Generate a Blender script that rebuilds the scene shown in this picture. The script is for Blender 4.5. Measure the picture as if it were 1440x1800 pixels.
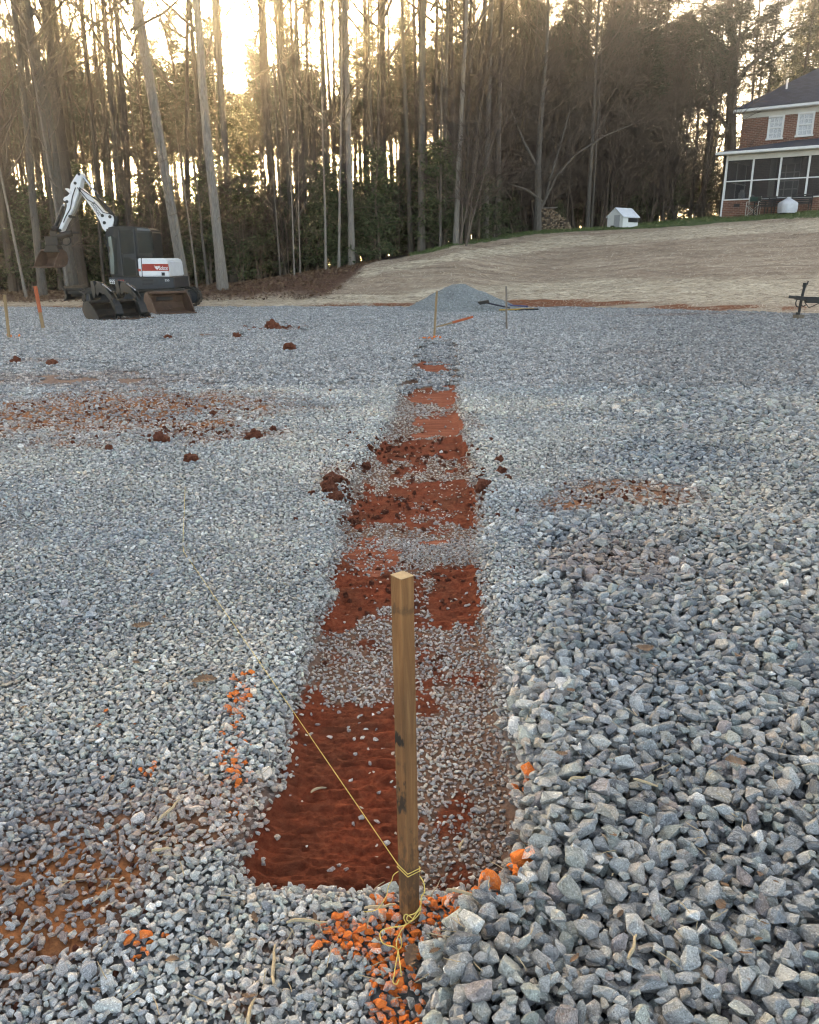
import bpy, bmesh, math, random
import numpy as np
from mathutils import Vector, Matrix, Euler

# ------------------------------------------------------------------ scene, camera, sky, sun, exposure
sc = bpy.context.scene
for o in list(bpy.data.objects):
    bpy.data.objects.remove(o)
COL = sc.collection
R = math.radians
CAM_H, PITCH, FOC = 1.6, R(17.35), 1440.0

cd = bpy.data.cameras.new('camera')
cd.sensor_fit = 'VERTICAL'
cd.sensor_height = 36.0
cd.lens = 36.0 * FOC / 1800.0
cd.clip_start, cd.clip_end = 0.05, 6000
cam = bpy.data.objects.new('camera', cd)
COL.objects.link(cam)
cam.location = (0, 0, CAM_H)
cam.rotation_euler = (R(90) - PITCH, 0, 0)
sc.camera = cam

SUN_AZ, SUN_EL = R(10.7), R(11.2)        # azimuth to the left of +Y
SUN_DIR = Vector((-math.sin(SUN_AZ) * math.cos(SUN_EL), math.cos(SUN_AZ) * math.cos(SUN_EL), math.sin(SUN_EL)))
w = bpy.data.worlds.new('World')
sc.world = w
w.use_nodes = True
wn = w.node_tree.nodes
wn.clear()
sky = wn.new('ShaderNodeTexSky')
sky.sky_type = 'NISHITA'
sky.sun_disc = False
sky.sun_elevation = SUN_EL
sky.sun_rotation = -SUN_AZ
sky.altitude = 200
sky.air_density = 0.35
sky.dust_density = 2.0
sky.ozone_density = 0.0
bg = wn.new('ShaderNodeBackground')
bg.inputs['Strength'].default_value = 0.15
wo = wn.new('ShaderNodeOutputWorld')
w.node_tree.links.new(sky.outputs[0], bg.inputs[0])
w.node_tree.links.new(bg.outputs[0], wo.inputs[0])

sl = bpy.data.lights.new('sun_lamp', 'SUN')
sl.energy = 5.0
sl.angle = R(0.6)
sl.color = (1.0, 0.78, 0.44)
so = bpy.data.objects.new('sun_lamp', sl)
COL.objects.link(so)
so.rotation_euler = (-SUN_DIR).to_track_quat('-Z', 'Y').to_euler()
so.location = SUN_DIR * 60

sc.render.engine = 'CYCLES'
sc.view_settings.view_transform = 'Standard'
sc.view_settings.look = 'None'
sc.view_settings.gamma = 1.0
sc.view_settings.use_curve_mapping = False
sc.view_settings.exposure = 3.3
sc.view_settings.use_white_balance = True
sc.view_settings.white_balance_temperature = 9900
sc.view_settings.white_balance_tint = 6
sc.cycles.use_denoising = True
sc.cycles.denoiser = 'OPENIMAGEDENOISE'
sc.cycles.denoising_input_passes = 'RGB_ALBEDO_NORMAL'
sc.cycles.denoising_prefilter = 'ACCURATE'
sc.cycles.filter_width = 1.15
sc.cycles.max_bounces = 4
sc.cycles.diffuse_bounces = 2
sc.cycles.glossy_bounces = 1
sc.cycles.transmission_bounces = 2
sc.cycles.transparent_max_bounces = 12
sc.cycles.volume_bounces = 0
sc.cycles.sample_clamp_indirect = 6
sc.cycles.use_adaptive_sampling = True
sc.cycles.adaptive_threshold = 0.02
sc.cycles.adaptive_min_samples = 16

rng = np.random.default_rng(7)
random.seed(7)

# ------------------------------------------------------------------ helpers
def ray(px, py):
    a = (px - 720) / FOC
    b = (900 - py) / FOC
    return Vector((a, math.cos(PITCH) + b * math.sin(PITCH), b * math.cos(PITCH) - math.sin(PITCH)))
def at(px, py, Y):
    d = ray(px, py)
    return Vector((0, 0, CAM_H)) + d * (Y / d.y)
def gnd(px, py, z=0.0):
    d = ray(px, py)
    return Vector((0, 0, CAM_H)) + d * ((z - CAM_H) / d.z)

_T = np.random.default_rng(99).random((8, 256, 256)).astype(np.float64)
def vnoise(x, y, seed=0):
    x = np.asarray(x, float) + seed * 17.31
    y = np.asarray(y, float) + seed * 9.77
    ix = np.floor(x).astype(int); iy = np.floor(y).astype(int)
    fx = x - ix; fy = y - iy
    fx = fx * fx * (3 - 2 * fx); fy = fy * fy * (3 - 2 * fy)
    t = _T[seed % 8]
    a = t[ix & 255, iy & 255]; b = t[(ix + 1) & 255, iy & 255]
    c = t[ix & 255, (iy + 1) & 255]; d = t[(ix + 1) & 255, (iy + 1) & 255]
    return (a * (1 - fx) + b * fx) * (1 - fy) + (c * (1 - fx) + d * fx) * fy
def fbm(x, y, seed=0, oct=4):
    s = 0; a = 0.5; t = 0
    for k in range(oct):
        s = s + a * vnoise(np.asarray(x) * 2 ** k, np.asarray(y) * 2 ** k, seed + k)
        t += a; a *= 0.5
    return s / t
def sstep(a, b, x):
    t = np.clip((np.asarray(x, float) - a) / (b - a), 0, 1)
    return t * t * (3 - 2 * t)

def tag(o, label=None, cat=None, group=None, kind=None):
    if label: o['label'] = label
    if cat: o['category'] = cat
    if group: o['group'] = group
    if kind: o['kind'] = kind
    return o
def empty(name, loc=(0, 0, 0), rz=0.0, label=None, cat=None, group=None):
    o = bpy.data.objects.new(name, None)
    o.empty_display_size = 0.2
    COL.objects.link(o)
    o.location = loc
    o.rotation_euler = (0, 0, rz)
    return tag(o, label, cat, group)
def mobj(name, me, mat=None, parent=None):
    if mat is not None and len(me.materials) == 0:
        me.materials.append(mat)
    o = bpy.data.objects.new(name, me)
    COL.objects.link(o)
    if parent is not None:
        o.parent = parent
    return o
def from_arrays(name, verts, faces, smooth=False):
    """faces: (n,3) or (n,4) int array"""
    verts = np.asarray(verts, np.float32); faces = np.asarray(faces, np.int32)
    me = bpy.data.meshes.new(name)
    k = faces.shape[1]
    me.vertices.add(len(verts)); me.vertices.foreach_set('co', verts.ravel())
    me.loops.add(faces.size); me.loops.foreach_set('vertex_index', faces.ravel())
    me.polygons.add(len(faces))
    me.polygons.foreach_set('loop_start', np.arange(0, faces.size, k, dtype=np.int32))
    if smooth:
        me.polygons.foreach_set('use_smooth', np.ones(len(faces), bool))
    me.update(calc_edges=True)
    return me

class MB:
    def __init__(s): s.v = []; s.f = []
    def add(s, vs, fs):
        n = len(s.v)
        s.v += [tuple(v) for v in vs]
        s.f += [tuple(i + n for i in f) for f in fs]
        return s
    def box(s, c, size, rot=(0, 0, 0)):
        m = Euler(rot).to_matrix()
        vs = []
        for x in (-.5, .5):
            for y in (-.5, .5):
                for z in (-.5, .5):
                    vs.append(m @ Vector((x * size[0], y * size[1], z * size[2])) + Vector(c))
        return s.add(vs, [(0, 1, 3, 2), (4, 6, 7, 5), (0, 4, 5, 1), (2, 3, 7, 6), (0, 2, 6, 4), (1, 5, 7, 3)])
    def beam(s, a, b, wx, wz, up=(0, 0, 1)):
        a, b = Vector(a), Vector(b)
        d = (b - a).normalized(); u = Vector(up)
        if abs(d.dot(u)) > .98: u = Vector((0, 1, 0))
        x = d.cross(u).normalized(); z = x.cross(d)
        vs = []
        for p in (a, b):
            for i, j in ((-.5, -.5), (.5, -.5), (.5, .5), (-.5, .5)):
                vs.append(p + x * (i * wx) + z * (j * wz))
        return s.add(vs, [(3, 2, 1, 0), (4, 5, 6, 7), (0, 1, 5, 4), (1, 2, 6, 5), (2, 3, 7, 6), (3, 0, 4, 7)])
    def tube(s, pts, rad, n=8, caps=True):
        pts = [Vector(p) for p in pts]
        if not isinstance(rad, (list, tuple)): rad = [rad] * len(pts)
        vs = []; fs = []
        ref = None
        for i, p in enumerate(pts):
            d = (pts[min(i + 1, len(pts) - 1)] - pts[max(i - 1, 0)])
            d = d.normalized() if d.length > 1e-9 else Vector((0, 0, 1))
            if ref is None or abs(d.dot(ref)) > .95:
                ref = Vector((0, 0, 1)) if abs(d.z) < .9 else Vector((1, 0, 0))
            x = d.cross(ref).normalized(); y = d.cross(x)
            ref = x.cross(d)
            for k in range(n):
                a = 2 * math.pi * k / n
                vs.append(p + (x * math.cos(a) + y * math.sin(a)) * rad[i])
        for i in range(len(pts) - 1):
            for k in range(n):
                fs.append((i * n + k, i * n + (k + 1) % n, (i + 1) * n + (k + 1) % n, (i + 1) * n + k))
        if caps:
            fs.append(tuple(range(n - 1, -1, -1)))
            fs.append(tuple(range((len(pts) - 1) * n, len(pts) * n)))
        return s.add(vs, fs)
    def prism(s, poly, a, b, axis='y'):
        """poly of (u,v); extruded from a to b along axis. y: (x,z); x: (y,z); z: (x,y)"""
        def P(u, v, w):
            return (u, w, v) if axis == 'y' else ((w, u, v) if axis == 'x' else (u, v, w))
        n = len(poly)
        area = sum(poly[i][0] * poly[(i + 1) % n][1] - poly[(i + 1) % n][0] * poly[i][1] for i in range(n))
        if area < 0: poly = poly[::-1]
        vs = [P(u, v, a) for u, v in poly] + [P(u, v, b) for u, v in poly]
        fs = [tuple(range(n)), tuple(range(2 * n - 1, n - 1, -1))]
        for i in range(n):
            fs.append((i, i + n, (i + 1) % n + n, (i + 1) % n))
        return s.add(vs, fs)
    def mesh(s, name, smooth=False, bevel=0.0, seg=1):
        me = bpy.data.meshes.new(name)
        me.from_pydata(s.v, [], s.f)
        bm = bmesh.new(); bm.from_mesh(me)
        bmesh.ops.recalc_face_normals(bm, faces=bm.faces)
        if bevel > 0:
            es = [e for e in bm.edges if len(e.link_faces) == 2 and e.calc_face_angle(0) > .5]
            bmesh.ops.bevel(bm, geom=es, offset=bevel, segments=seg, affect='EDGES', clamp_overlap=True)
        bm.to_mesh(me); bm.free()
        if smooth:
            me.polygons.foreach_set('use_smooth', [True] * len(me.polygons))
            try: me.set_sharp_from_angle(angle=R(35))
            except Exception: pass
        me.update()
        return me
    def build(s, name, mat, parent=None, smooth=False, bevel=0.0, seg=1):
        return mobj(name, s.mesh(name, smooth, bevel, seg), mat, parent)

# ---- materials
class NT:
    def __init__(s, name):
        s.m = bpy.data.materials.new(name)
        s.m.use_nodes = True
        s.t = s.m.node_tree
        s.t.nodes.clear()
        s.out = s.n('ShaderNodeOutputMaterial')
        s.b = s.n('ShaderNodeBsdfPrincipled')
        s.l(s.b.outputs[0], s.out.inputs[0])
        s.b.inputs['Specular IOR Level'].default_value = 0.3
    def n(s, t, **k):
        nd = s.t.nodes.new(t)
        for a, v in k.items(): setattr(nd, a, v)
        return nd
    def l(s, a, b): s.t.links.new(a, b)
    def coord(s, kind='Object', scale=None, offset=None):
        tc = s.n('ShaderNodeTexCoord')
        o = tc.outputs[kind]
        if scale is not None or offset is not None:
            mp = s.n('ShaderNodeMapping')
            s.l(o, mp.inputs[0])
            if scale is not None: mp.inputs['Scale'].default_value = scale if hasattr(scale, '__len__') else (scale,) * 3
            if offset is not None: s.l(offset, mp.inputs['Location'])
            o = mp.outputs[0]
        return o
    def noise(s, vec, scale, detail=4, rough=.6, dist=0):
        nd = s.n('ShaderNodeTexNoise')
        nd.inputs['Scale'].default_value = scale
        nd.inputs['Detail'].default_value = detail
        nd.inputs['Roughness'].default_value = rough
        nd.inputs['Distortion'].default_value = dist
        if vec is not None: s.l(vec, nd.inputs['Vector'])
        return nd.outputs['Fac']
    def ramp(s, fac, stops, interp='LINEAR'):
        r = s.n('ShaderNodeValToRGB')
        r.color_ramp.interpolation = interp
        e = r.color_ramp.elements
        while len(e) < len(stops): e.new(0.5)
        for k, (p, c) in enumerate(stops):
            e[k].position = p
            e[k].color = (c, c, c, 1) if not hasattr(c, '__len__') else (*c[:3], 1)
        s.l(fac, r.inputs[0])
        return r.outputs[0]
    def mix(s, fac, a, b, mode='MIX'):
        m = s.n('ShaderNodeMix', data_type='RGBA', blend_type=mode)
        m.clamp_factor = True
        for sock, v in ((m.inputs[0], fac), (m.inputs[6], a), (m.inputs[7], b)):
            if hasattr(v, 'is_output') or isinstance(v, bpy.types.NodeSocket): s.l(v, sock)
            elif hasattr(v, '__len__'): sock.default_value = (*v[:3], 1)
            else: sock.default_value = v
        return m.outputs[2]
    def math(s, op, a, b=0.0, clamp=False):
        m = s.n('ShaderNodeMath', operation=op)
        m.use_clamp = clamp
        for k, v in ((0, a), (1, b)):
            if isinstance(v, bpy.types.NodeSocket): s.l(v, m.inputs[k])
            else: m.inputs[k].default_value = v
        return m.outputs[0]
    def attr(s, name, kind='GEOMETRY'):
        a = s.n('ShaderNodeAttribute', attribute_name=name, attribute_type=kind)
        return a
    def bump(s, h, strength=.5, dist=.02):
        b = s.n('ShaderNodeBump')
        b.inputs['Strength'].default_value = strength
        b.inputs['Distance'].default_value = dist
        s.l(h, b.inputs['Height'])
        s.l(b.outputs[0], s.b.inputs['Normal'])
        return b
    def base(s, c):
        if isinstance(c, bpy.types.NodeSocket): s.l(c, s.b.inputs['Base Color'])
        else: s.b.inputs['Base Color'].default_value = (*c[:3], 1)
    def rough(s, r):
        if isinstance(r, bpy.types.NodeSocket): s.l(r, s.b.inputs['Roughness'])
        else: s.b.inputs['Roughness'].default_value = r

def simple(name, c, c2=None, scale=8, rough=.7, metal=0.0, bump=0.0, dirt=None, stretch=None, spec=.3, bscale=None, bdist=.01):
    t = NT(name)
    v = t.coord('Object', stretch)
    f = t.noise(v, scale, 5, .65)
    col = t.ramp(f, [(.3, c), (.7, c2 or [x * .8 for x in c])])
    if dirt:
        d = t.noise(t.coord('Object'), dirt[1], 6, .7)
        k = t.ramp(d, [(dirt[2], 0), (dirt[2] + .12, 1)])
        col = t.mix(k, col, dirt[0])
    t.base(col); t.rough(rough)
    t.b.inputs['Metallic'].default_value = metal
    t.b.inputs['Specular IOR Level'].default_value = spec
    if bump > 0:
        t.bump(t.noise(v, bscale or scale * 2, 5, .7), bump, bdist)
    return t.m

# ------------------------------------------------------------------ the lie of the land
CX = np.array([-60, -14, -7, -2.2, 0.5, 1.9, 4.0, 6.3, 10.8, 16.0, 20.0, 60])
CZ = np.array([0.1, 0.1, 0.45, 1.15, 1.65, 2.0, 2.3, 2.62, 3.0, 3.50, 3.58, 3.9])
CY = np.array([33, 33, 33, 34, 35.3, 36, 39, 42, 44, 44.5, 41, 41])
def pad_edge(x):
    return 27.2 - 4.0 * sstep(4, 12, x) + 0.9 * (fbm(np.asarray(x) * .7, 0 * np.asarray(x), 3) - .5)
def terrain(x, y):
    x = np.asarray(x, float); y = np.asarray(y, float)
    e = 27.2 - 4.0 * sstep(4, 12, x)
    cz = np.interp(x, CX, CZ); cy = np.interp(x, CX, CY)
    t = np.clip((y - e - .8) / (cy - e - .8), 0, None)
    tt = np.where(t < 1, t, 1 + 0.10 * (t - 1) / (1 + .3 * (t - 1)))
    prof = tt - 0.06 * np.sin(np.clip(t, 0, 1) * 2 * math.pi)
    z = cz * prof + 0.05
    z = z + 0.25 * (fbm(x * .12, y * .12, 1) - .5) * sstep(28, 40, y) + 0.06 * (fbm(x * .9, y * .9, 2) - .5) * sstep(26, 30, y)
    near = sstep(-0.7, .7, y - pad_edge(x))
    return z * near + (-0.45) * (1 - near)

# trench geometry on the pad
TL = np.array([(1.70, -.46), (1.81, -.45), (2.16, -.43), (2.51, -.41), (2.87, -.40), (3.5, -.41), (4.1, -.41), (4.56, -.41), (5.5, -.40), (6.5, -.36), (7.4, -.24), (8, -.17), (9.6, -.13), (10.7, -.10), (12.8, .08), (16.4, .16)])
TR = np.array([(1.70, .28), (2.0, .31), (2.3, .33), (2.66, .35), (3.1, .36), (3.65, .37), (4.1, .38), (4.77, .44), (5.8, .48), (6.7, .50), (7.8, .52), (9.2, .55), (10.9, .61), (12.8, .75), (16.4, .93)])
def trench(x, y):
    """0 outside, 1 on the floor"""
    wob = (fbm(x * 3, y * 3, 4) - .5) * .10 + (fbm(x * 11, y * 11, 5) - .5) * .05
    l = np.interp(y, TL[:, 0], TL[:, 1]) + wob
    r = np.interp(y, TR[:, 0], TR[:, 1]) + wob
    sl = .05 + .004 * y
    m = sstep(-sl, sl, x - l) * sstep(-sl, sl, r - x)
    m = m * sstep(1.72, 1.86, y + wob) * (1 - sstep(16.2, 16.7, y))
    return m
# (y0, y1, xl, xr as share of the trench, strength, smooth)
CLAY = [(1.70, 2.62, -.1, .56, 1.1, 0), (2.55, 2.95, -.1, .62, .75, 0), (1.8, 2.6, .72, .80, .62, 0), (2.9, 3.62, -.1, 1.1, .36, 0), (3.55, 4.26, -.1, .42, 1.0, 0), (3.55, 4.26, .42, .65, .62, 0), (3.55, 4.26, .65, 1.1, 1.0, 0),
        (4.26, 4.5, -.1, .5, .8, 1), (4.5, 4.72, 0.02, .35, .8, 1), (4.52, 4.75, .55, .85, .8, 1), (4.95, 6.05, -.1, 1.1, .70, 0), (6.75, 7.65, -.05, 1.05, 1.05, 0), (6.3, 6.75, .35, .6, .8, 0), (6.4, 6.9, .8, 1.1, .7, 0),
        (7.75, 8.8, .35, 1.1, .95, 1), (8.8, 9.3, .6, 1.1, .62, 0), (9.55, 10.3, .1, 1.0, 1.05, 1), (10.2, 10.95, .7, 1.0, 1.0, 1), (10.2, 10.8, .0, .7, .55, 0), (12.3, 12.8, -.05, .95, .75, 1), (12.8, 13.4, -.05, 1.0, .98, 1)]
def clay_mask(x, y):
    x = np.asarray(x, float); y = np.asarray(y, float)
    l = np.interp(y, TL[:, 0], TL[:, 1]); r = np.interp(y, TR[:, 0], TR[:, 1])
    u = (x - l) / (r - l)
    n = (fbm(x * 5, y * 4, 6) - .5) * 1.7 + (fbm(x * 17, y * 13, 3) - .5) * .5
    pat = fbm(x * 9, y * 6, 5) - .5
    c = np.zeros_like(x); sm = np.zeros_like(x)
    for y0, y1, a, b, s, smooth in CLAY:
        q = .03 + .012 * y0
        m = sstep(-q, q, y - y0 + n * .5 * (.3 + .1 * y0)) * sstep(-q, q, y1 - y - n * .5 * (.3 + .1 * y0)) * sstep(-.06, .06, u - a + n * .25) * sstep(-.06, .06, b - u + n * .25) * (s + pat * (.9 if s < .9 else .35))
        sm = np.where(m > c, smooth, sm)
        c = np.maximum(c, m)
    return c, sm
# red soil worked into the stone: centre, radii, strength
SMEAR = [(-3.3, 8.8, 2.0, 1.8, .95), (-2.3, 9.3, 1.2, 1.0, .8), (-4.2, 7.6, 1.2, .8, .6), (-2.2, 7.6, .45, .35, .75), (-1.5, 7.5, .6, .4, .75), (-.95, 1.72, .42, .30, 1.0), (-.75, 2.0, .4, .22, .8), (-1.0, 2.15, .35, .2, .35), (1.45, 5.45, .6, .4, .72), (1.05, 5.25, .28, .2, .8), (1.1, 4.1, .42, .4, .85), (1.3, 3.8, .2, .12, .5),
         (-4.4, 11.2, 2.2, .9, .45), (-3.0, 19.4, .6, .5, .85), (-4.4, 17.7, .35, .25, .7), (-.28, 1.57, .13, .06, .55), (-.38, 1.42, .1, .06, .6), (-5.9, 13.2, .5, .4, .6), (-1.0, 8.8, .4, .3, .4), (.62, 7.9, .12, .5, .5), (-.55, 5.9, .15, .5, .45), (8.2, 23.0, 3.0, .4, .5), (3.8, 14, .6, .5, .25)]
def smear_mask(x, y):
    x = np.asarray(x, float); y = np.asarray(y, float)
    n = fbm(x * 2.2, y * 2.2, 7) - .5
    n2 = fbm(x * 9, y * 9, 2) - .5
    c = np.zeros_like(x)
    for cx, cy, rx, ry, s in SMEAR:
        d = np.sqrt(((x - cx) / rx) ** 2 + ((y - cy) / ry) ** 2)
        c = np.maximum(c, s * sstep(1.15, .35, d + n * 1.1 + n2 * .8))
    return np.clip(c, 0, 1)
XB = np.array([(1.2, .03), (1.5, .08), (1.65, .15), (1.8, .29), (2.2, .40), (2.9, .52), (4.1, .85), (7.9, 1.9), (16, 4.2), (30, 8)])
def big_mask(x, y):
    b = np.interp(y, XB[:, 0], XB[:, 1])
    n = fbm(x * 1.6, y * 1.6, 3) - .5
    q = np.clip(y - 1.3, 0, 40)
    return sstep(-.06 - .08 * q, .05 + .08 * q, x - b + n * (.08 + .16 * q))
def pad(x, y):
    x = np.asarray(x, float); y = np.asarray(y, float)
    l = np.interp(y, TL[:, 0], TL[:, 1]); r = np.interp(y, TR[:, 0], TR[:, 1])
    z = (fbm(x * .35, y * .35, 0) - .5) * .10 * sstep(2, 8, y) + (fbm(x * 1.3, y * 1.3, 1) - .5) * .05
    t = trench(x, y)
    on = sstep(1.5, 2.1, y) * (1 - sstep(15.5, 17, y))
    z = z + on * (.030 * np.exp(-((x - l + .16) / .15) ** 2) + .034 * np.exp(-((x - r - .17) / .17) ** 2))
    z = z + .035 * big_mask(x, y)
    c, sm = clay_mask(x, y)
    rough = (fbm(x * 5, y * 36, 2, 4) - .5) * .028 + (fbm(x * 17, y * 66, 4, 3) - .5) * .030 + (fbm(x * 90, y * 110, 1, 2) - .5) * .010
    soft = (fbm(x * 5, y * 25, 2, 3) - .5) * .02
    fl = -.066 + np.where(sm > .5, soft, rough) * np.clip(c, 0, 1) + .012 * np.sin(y * 3.1)
    z = z * (1 - t) + (fl + .25 * z) * t
    sm_ = smear_mask(x, y) * (1 - t)
    z = z + sm_ * ((fbm(x * 14, y * 14, 6, 4) - .5) * .03 + .004)
    return z

# ------------------------------------------------------------------ ground materials
def ground_material():
    t = NT('ground_soil')
    P = t.coord('Object')
    n1 = t.noise(P, 1.3, 6, .65); n2 = t.noise(P, 14, 5, .7); n3 = t.noise(P, 60, 3, .7)
    st = t.n('ShaderNodeMapping'); t.l(P, st.inputs[0]); st.inputs['Scale'].default_value = (.35, 4.2, 1); st.inputs['Rotation'].default_value = (0, 0, R(-4))
    ns = t.noise(st.outputs[0], 1.0, 5, .7, .6)
    sx = t.n('ShaderNodeMapping'); t.l(P, sx.inputs[0]); sx.inputs['Scale'].default_value = (3.0, 10, 4); sx.inputs['Rotation'].default_value = (0, 0, R(30))
    nx = t.noise(sx.outputs[0], 1.0, 4, .7, 1.5)
    straw_l = t.ramp(nx, [(.30, (.16, .11, .075)), (.45, (.45, .35, .25)), (.62, (.74, .63, .47))])
    straw_d = t.ramp(t.math('ADD', t.math('MULTIPLY', ns, .55), t.math('MULTIPLY', nx, .45)), [(.30, (.15, .098, .07)), (.5, (.35, .25, .18)), (.68, (.58, .46, .34))])
    band = t.attr('band').outputs['Fac']
    straw = t.mix(band, straw_d, straw_l)
    clay = t.ramp(n2, [(.3, (.17, .055, .025)), (.7, (.33, .12, .055))])
    litter = t.ramp(n2, [(.28, (.03, .014, .009)), (.5, (.115, .052, .032)), (.75, (.21, .115, .075))])
    grass = t.ramp(n2, [(.25, (.03, .055, .016)), (.5, (.07, .115, .032)), (.8, (.19, .19, .09))])
    floor = t.ramp(n2, [(.3, (.012, .009, .007)), (.6, (.04, .026, .018)), (.8, (.075, .05, .035))])
    c = t.mix(t.attr('litter').outputs['Fac'], floor, litter)
    c = t.mix(t.math('MULTIPLY', t.attr('straw').outputs['Fac'], 1.0), c, straw)
    sp = t.math('ADD', t.attr('clay').outputs['Fac'], t.math('MULTIPLY', t.math('SUBTRACT', n2, .5), .9))
    c = t.mix(t.ramp(sp, [(.45, 0), (.62, 1)]), c, clay)
    gp = t.math('ADD', t.attr('grass').outputs['Fac'], t.math('MULTIPLY', t.math('SUBTRACT', n1, .5), .8))
    c = t.mix(t.ramp(gp, [(.4, 0), (.6, 1)]), c, grass)
    c = t.mix(t.math('MULTIPLY', t.ramp(n3, [(.3, 1), (.5, 0)]), .45), c, (.06, .035, .022))
    t.base(c); t.rough(.95)
    t.bump(t.math('ADD', t.math('MULTIPLY', nx, .7), n2), .9, .05)
    return t.m

xs = np.unique(np.concatenate([np.arange(-150, -34, 6.0), np.arange(-34, -16, .8), np.arange(-16, 24, .17), np.arange(24, 40, .8), np.arange(40, 151, 6.0)]))
ys = np.unique(np.concatenate([np.arange(-30, 18, 4.0), np.arange(18, 24, .5), np.arange(24, 47, .13), np.arange(47, 90, 1.0), np.arange(90, 241, 6.0)]))
GX, GY = np.meshgrid(xs, ys)
GZ = terrain(GX, GY)
nx_, ny_ = len(xs), len(ys)
idx = np.arange(nx_ * ny_).reshape(ny_, nx_)
gf = np.stack([idx[:-1, :-1], idx[:-1, 1:], idx[1:, 1:], idx[1:, :-1]], -1).reshape(-1, 4)
e_ = 27.2 - 4.0 * sstep(4, 12, GX)
cy_ = np.interp(GX, CX, CY)
tt_ = (GY - e_) / (cy_ - e_)
wob_ = fbm(GX * .5, GY * .5, 5) - .5
bnd = np.interp(GY, [28, 30, 31.5, 34, 36], [-3.6, -2.9, -2.3, -1.7, -1.2]) + wob_ * .8
right = sstep(-.25, .25, GX - bnd)
de = GY - e_
strip = 1 - sstep(2.0, 3.4, de + wob_ * 2.5)
crest_t = np.interp(GX, [-2, 2, 8, 16], [.99, .965, .93, .88])
hill = right * (1 - sstep(-.02, .02, tt_ - crest_t - wob_ * .06))
straw_ = np.clip(np.maximum(hill, strip * sstep(-16, -10, GX) + strip * .7 * (1 - sstep(-16, -10, GX))), 0, 1)
grass_ = right * sstep(-.02, .02, tt_ - crest_t - wob_ * .06) * (1 - sstep(1.08, 1.5, tt_ + wob_ * .3)) * sstep(-1.5, 1, GX)
grass_ = np.maximum(grass_, sstep(11, 14, GX) * sstep(.86, .92, tt_) * (1 - sstep(51, 56, GY)))
litter_ = (1 - right) * (1 - sstep(35.5, 38, GY + wob_ * 2)) + .35 * sstep(38, 36, GY)
q = np.clip(tt_, 0, 1.2) + wob_ * .06
band_ = sstep(.10, .16, q) * (1 - sstep(.30, .38, q)) + sstep(.66, .70, q) * (1 - sstep(.80, .85, q)) * .9 + .25 * fbm(GX * .15, GY * 2.0, 2) + .3 * strip
clay_ = .9 * sstep(.01, .05, q) * (1 - sstep(.07, .17, q)) * sstep(.35, .6, fbm(GX * .35, GY * .8, 6)) + .25 * hill * fbm(GX * .3, GY * 1.5, 3) + .35 * (1 - right) * sstep(.5, .65, fbm(GX * .5, GY, 2)) * (1 - sstep(33, 35, GY))
# tillage furrows along the slope and raking steps in the matting
GZ = GZ + hill * (.075 * np.sin(GY * 9 + GX * .25 + .9 * fbm(GX * .12, GY * .2, 1)) * fbm(GX * .5, GY * 1.2, 4) + .05 * (fbm(GX * .35, GY * 3, 6) - .5)) + strip * .05 * (fbm(GX * 2, GY * 2.5, 3) - .5) + litter_ * .12 * (fbm(GX * 1.8, GY * 1.8, 2) - .5) * sstep(0, 1, de)
me = from_arrays('ground', np.stack([GX, GY, GZ], -1).reshape(-1, 3), gf, True)
for nm, arr in (('straw', straw_), ('litter', litter_), ('grass', grass_), ('clay', clay_), ('band', np.clip(band_, 0, 1))):
    a = me.attributes.new(nm, 'FLOAT', 'POINT'); a.data.foreach_set('value', arr.astype(np.float32).ravel())
ground = mobj('ground', me, ground_material())
tag(ground, 'rising bank of straw matting, leaf litter and grass behind the gravel', kind='structure')
def gz(x, y): return float(terrain(np.array([x]), np.array([y]))[0])

# ------------------------------------------------------------------ gravel pad sheet
def pad_material():
    t = NT('pad_fines')
    P = t.coord('Object')
    n1 = t.noise(P, 40, 5, .7); n2 = t.noise(P, 260, 3, .7); n3 = t.noise(P, 5, 4, .6)
    vor = t.n('ShaderNodeTexVoronoi'); vor.inputs['Scale'].default_value = 34; t.l(P, vor.inputs['Vector'])
    fines = t.ramp(n1, [(.25, (.085, .09, .088)), (.5, (.19, .20, .195)), (.8, (.33, .34, .33))])
    fines = t.mix(.45, fines, t.ramp(vor.outputs['Distance'], [(.0, (.34, .36, .36)), (.5, (.05, .05, .05))]))
    soil = t.ramp(n1, [(.25, (.09, .018, .009)), (.5, (.185, .040, .018)), (.8, (.28, .078, .038))])
    soft = t.ramp(t.noise(t.coord('Object', (2, 30, 2)), 1.0, 4, .6), [(.3, (.15, .038, .02)), (.55, (.27, .082, .045)), (.8, (.42, .17, .11))])
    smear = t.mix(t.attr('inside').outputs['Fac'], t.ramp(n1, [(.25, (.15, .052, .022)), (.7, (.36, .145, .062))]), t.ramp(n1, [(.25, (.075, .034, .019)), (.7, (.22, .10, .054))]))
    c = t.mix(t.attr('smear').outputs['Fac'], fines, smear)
    cl = t.math('ADD', t.attr('clay').outputs['Fac'], t.math('MULTIPLY', t.math('SUBTRACT', n1, .5), .5))
    m = t.ramp(cl, [(.38, 0), (.55, 1)])
    dk = t.mix(t.ramp(n3, [(.4, 0), (.7, .55)]), soil, (.075, .035, .02))
    c = t.mix(m, c, t.mix(t.attr('soft').outputs['Fac'], dk, soft))
    t.base(c)
    t.rough(.97)
    t.b.inputs['Specular IOR Level'].default_value = .12
    t.bump(t.math('ADD', n1, t.math('MULTIPLY', n2, .4)), .8, .012)
    return t.m
def growing(a, b, k0, k1):
    out = [a]
    while out[-1] < b: out.append(out[-1] + k0 + k1 * out[-1] ** 2)
    return np.array(out)
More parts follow.
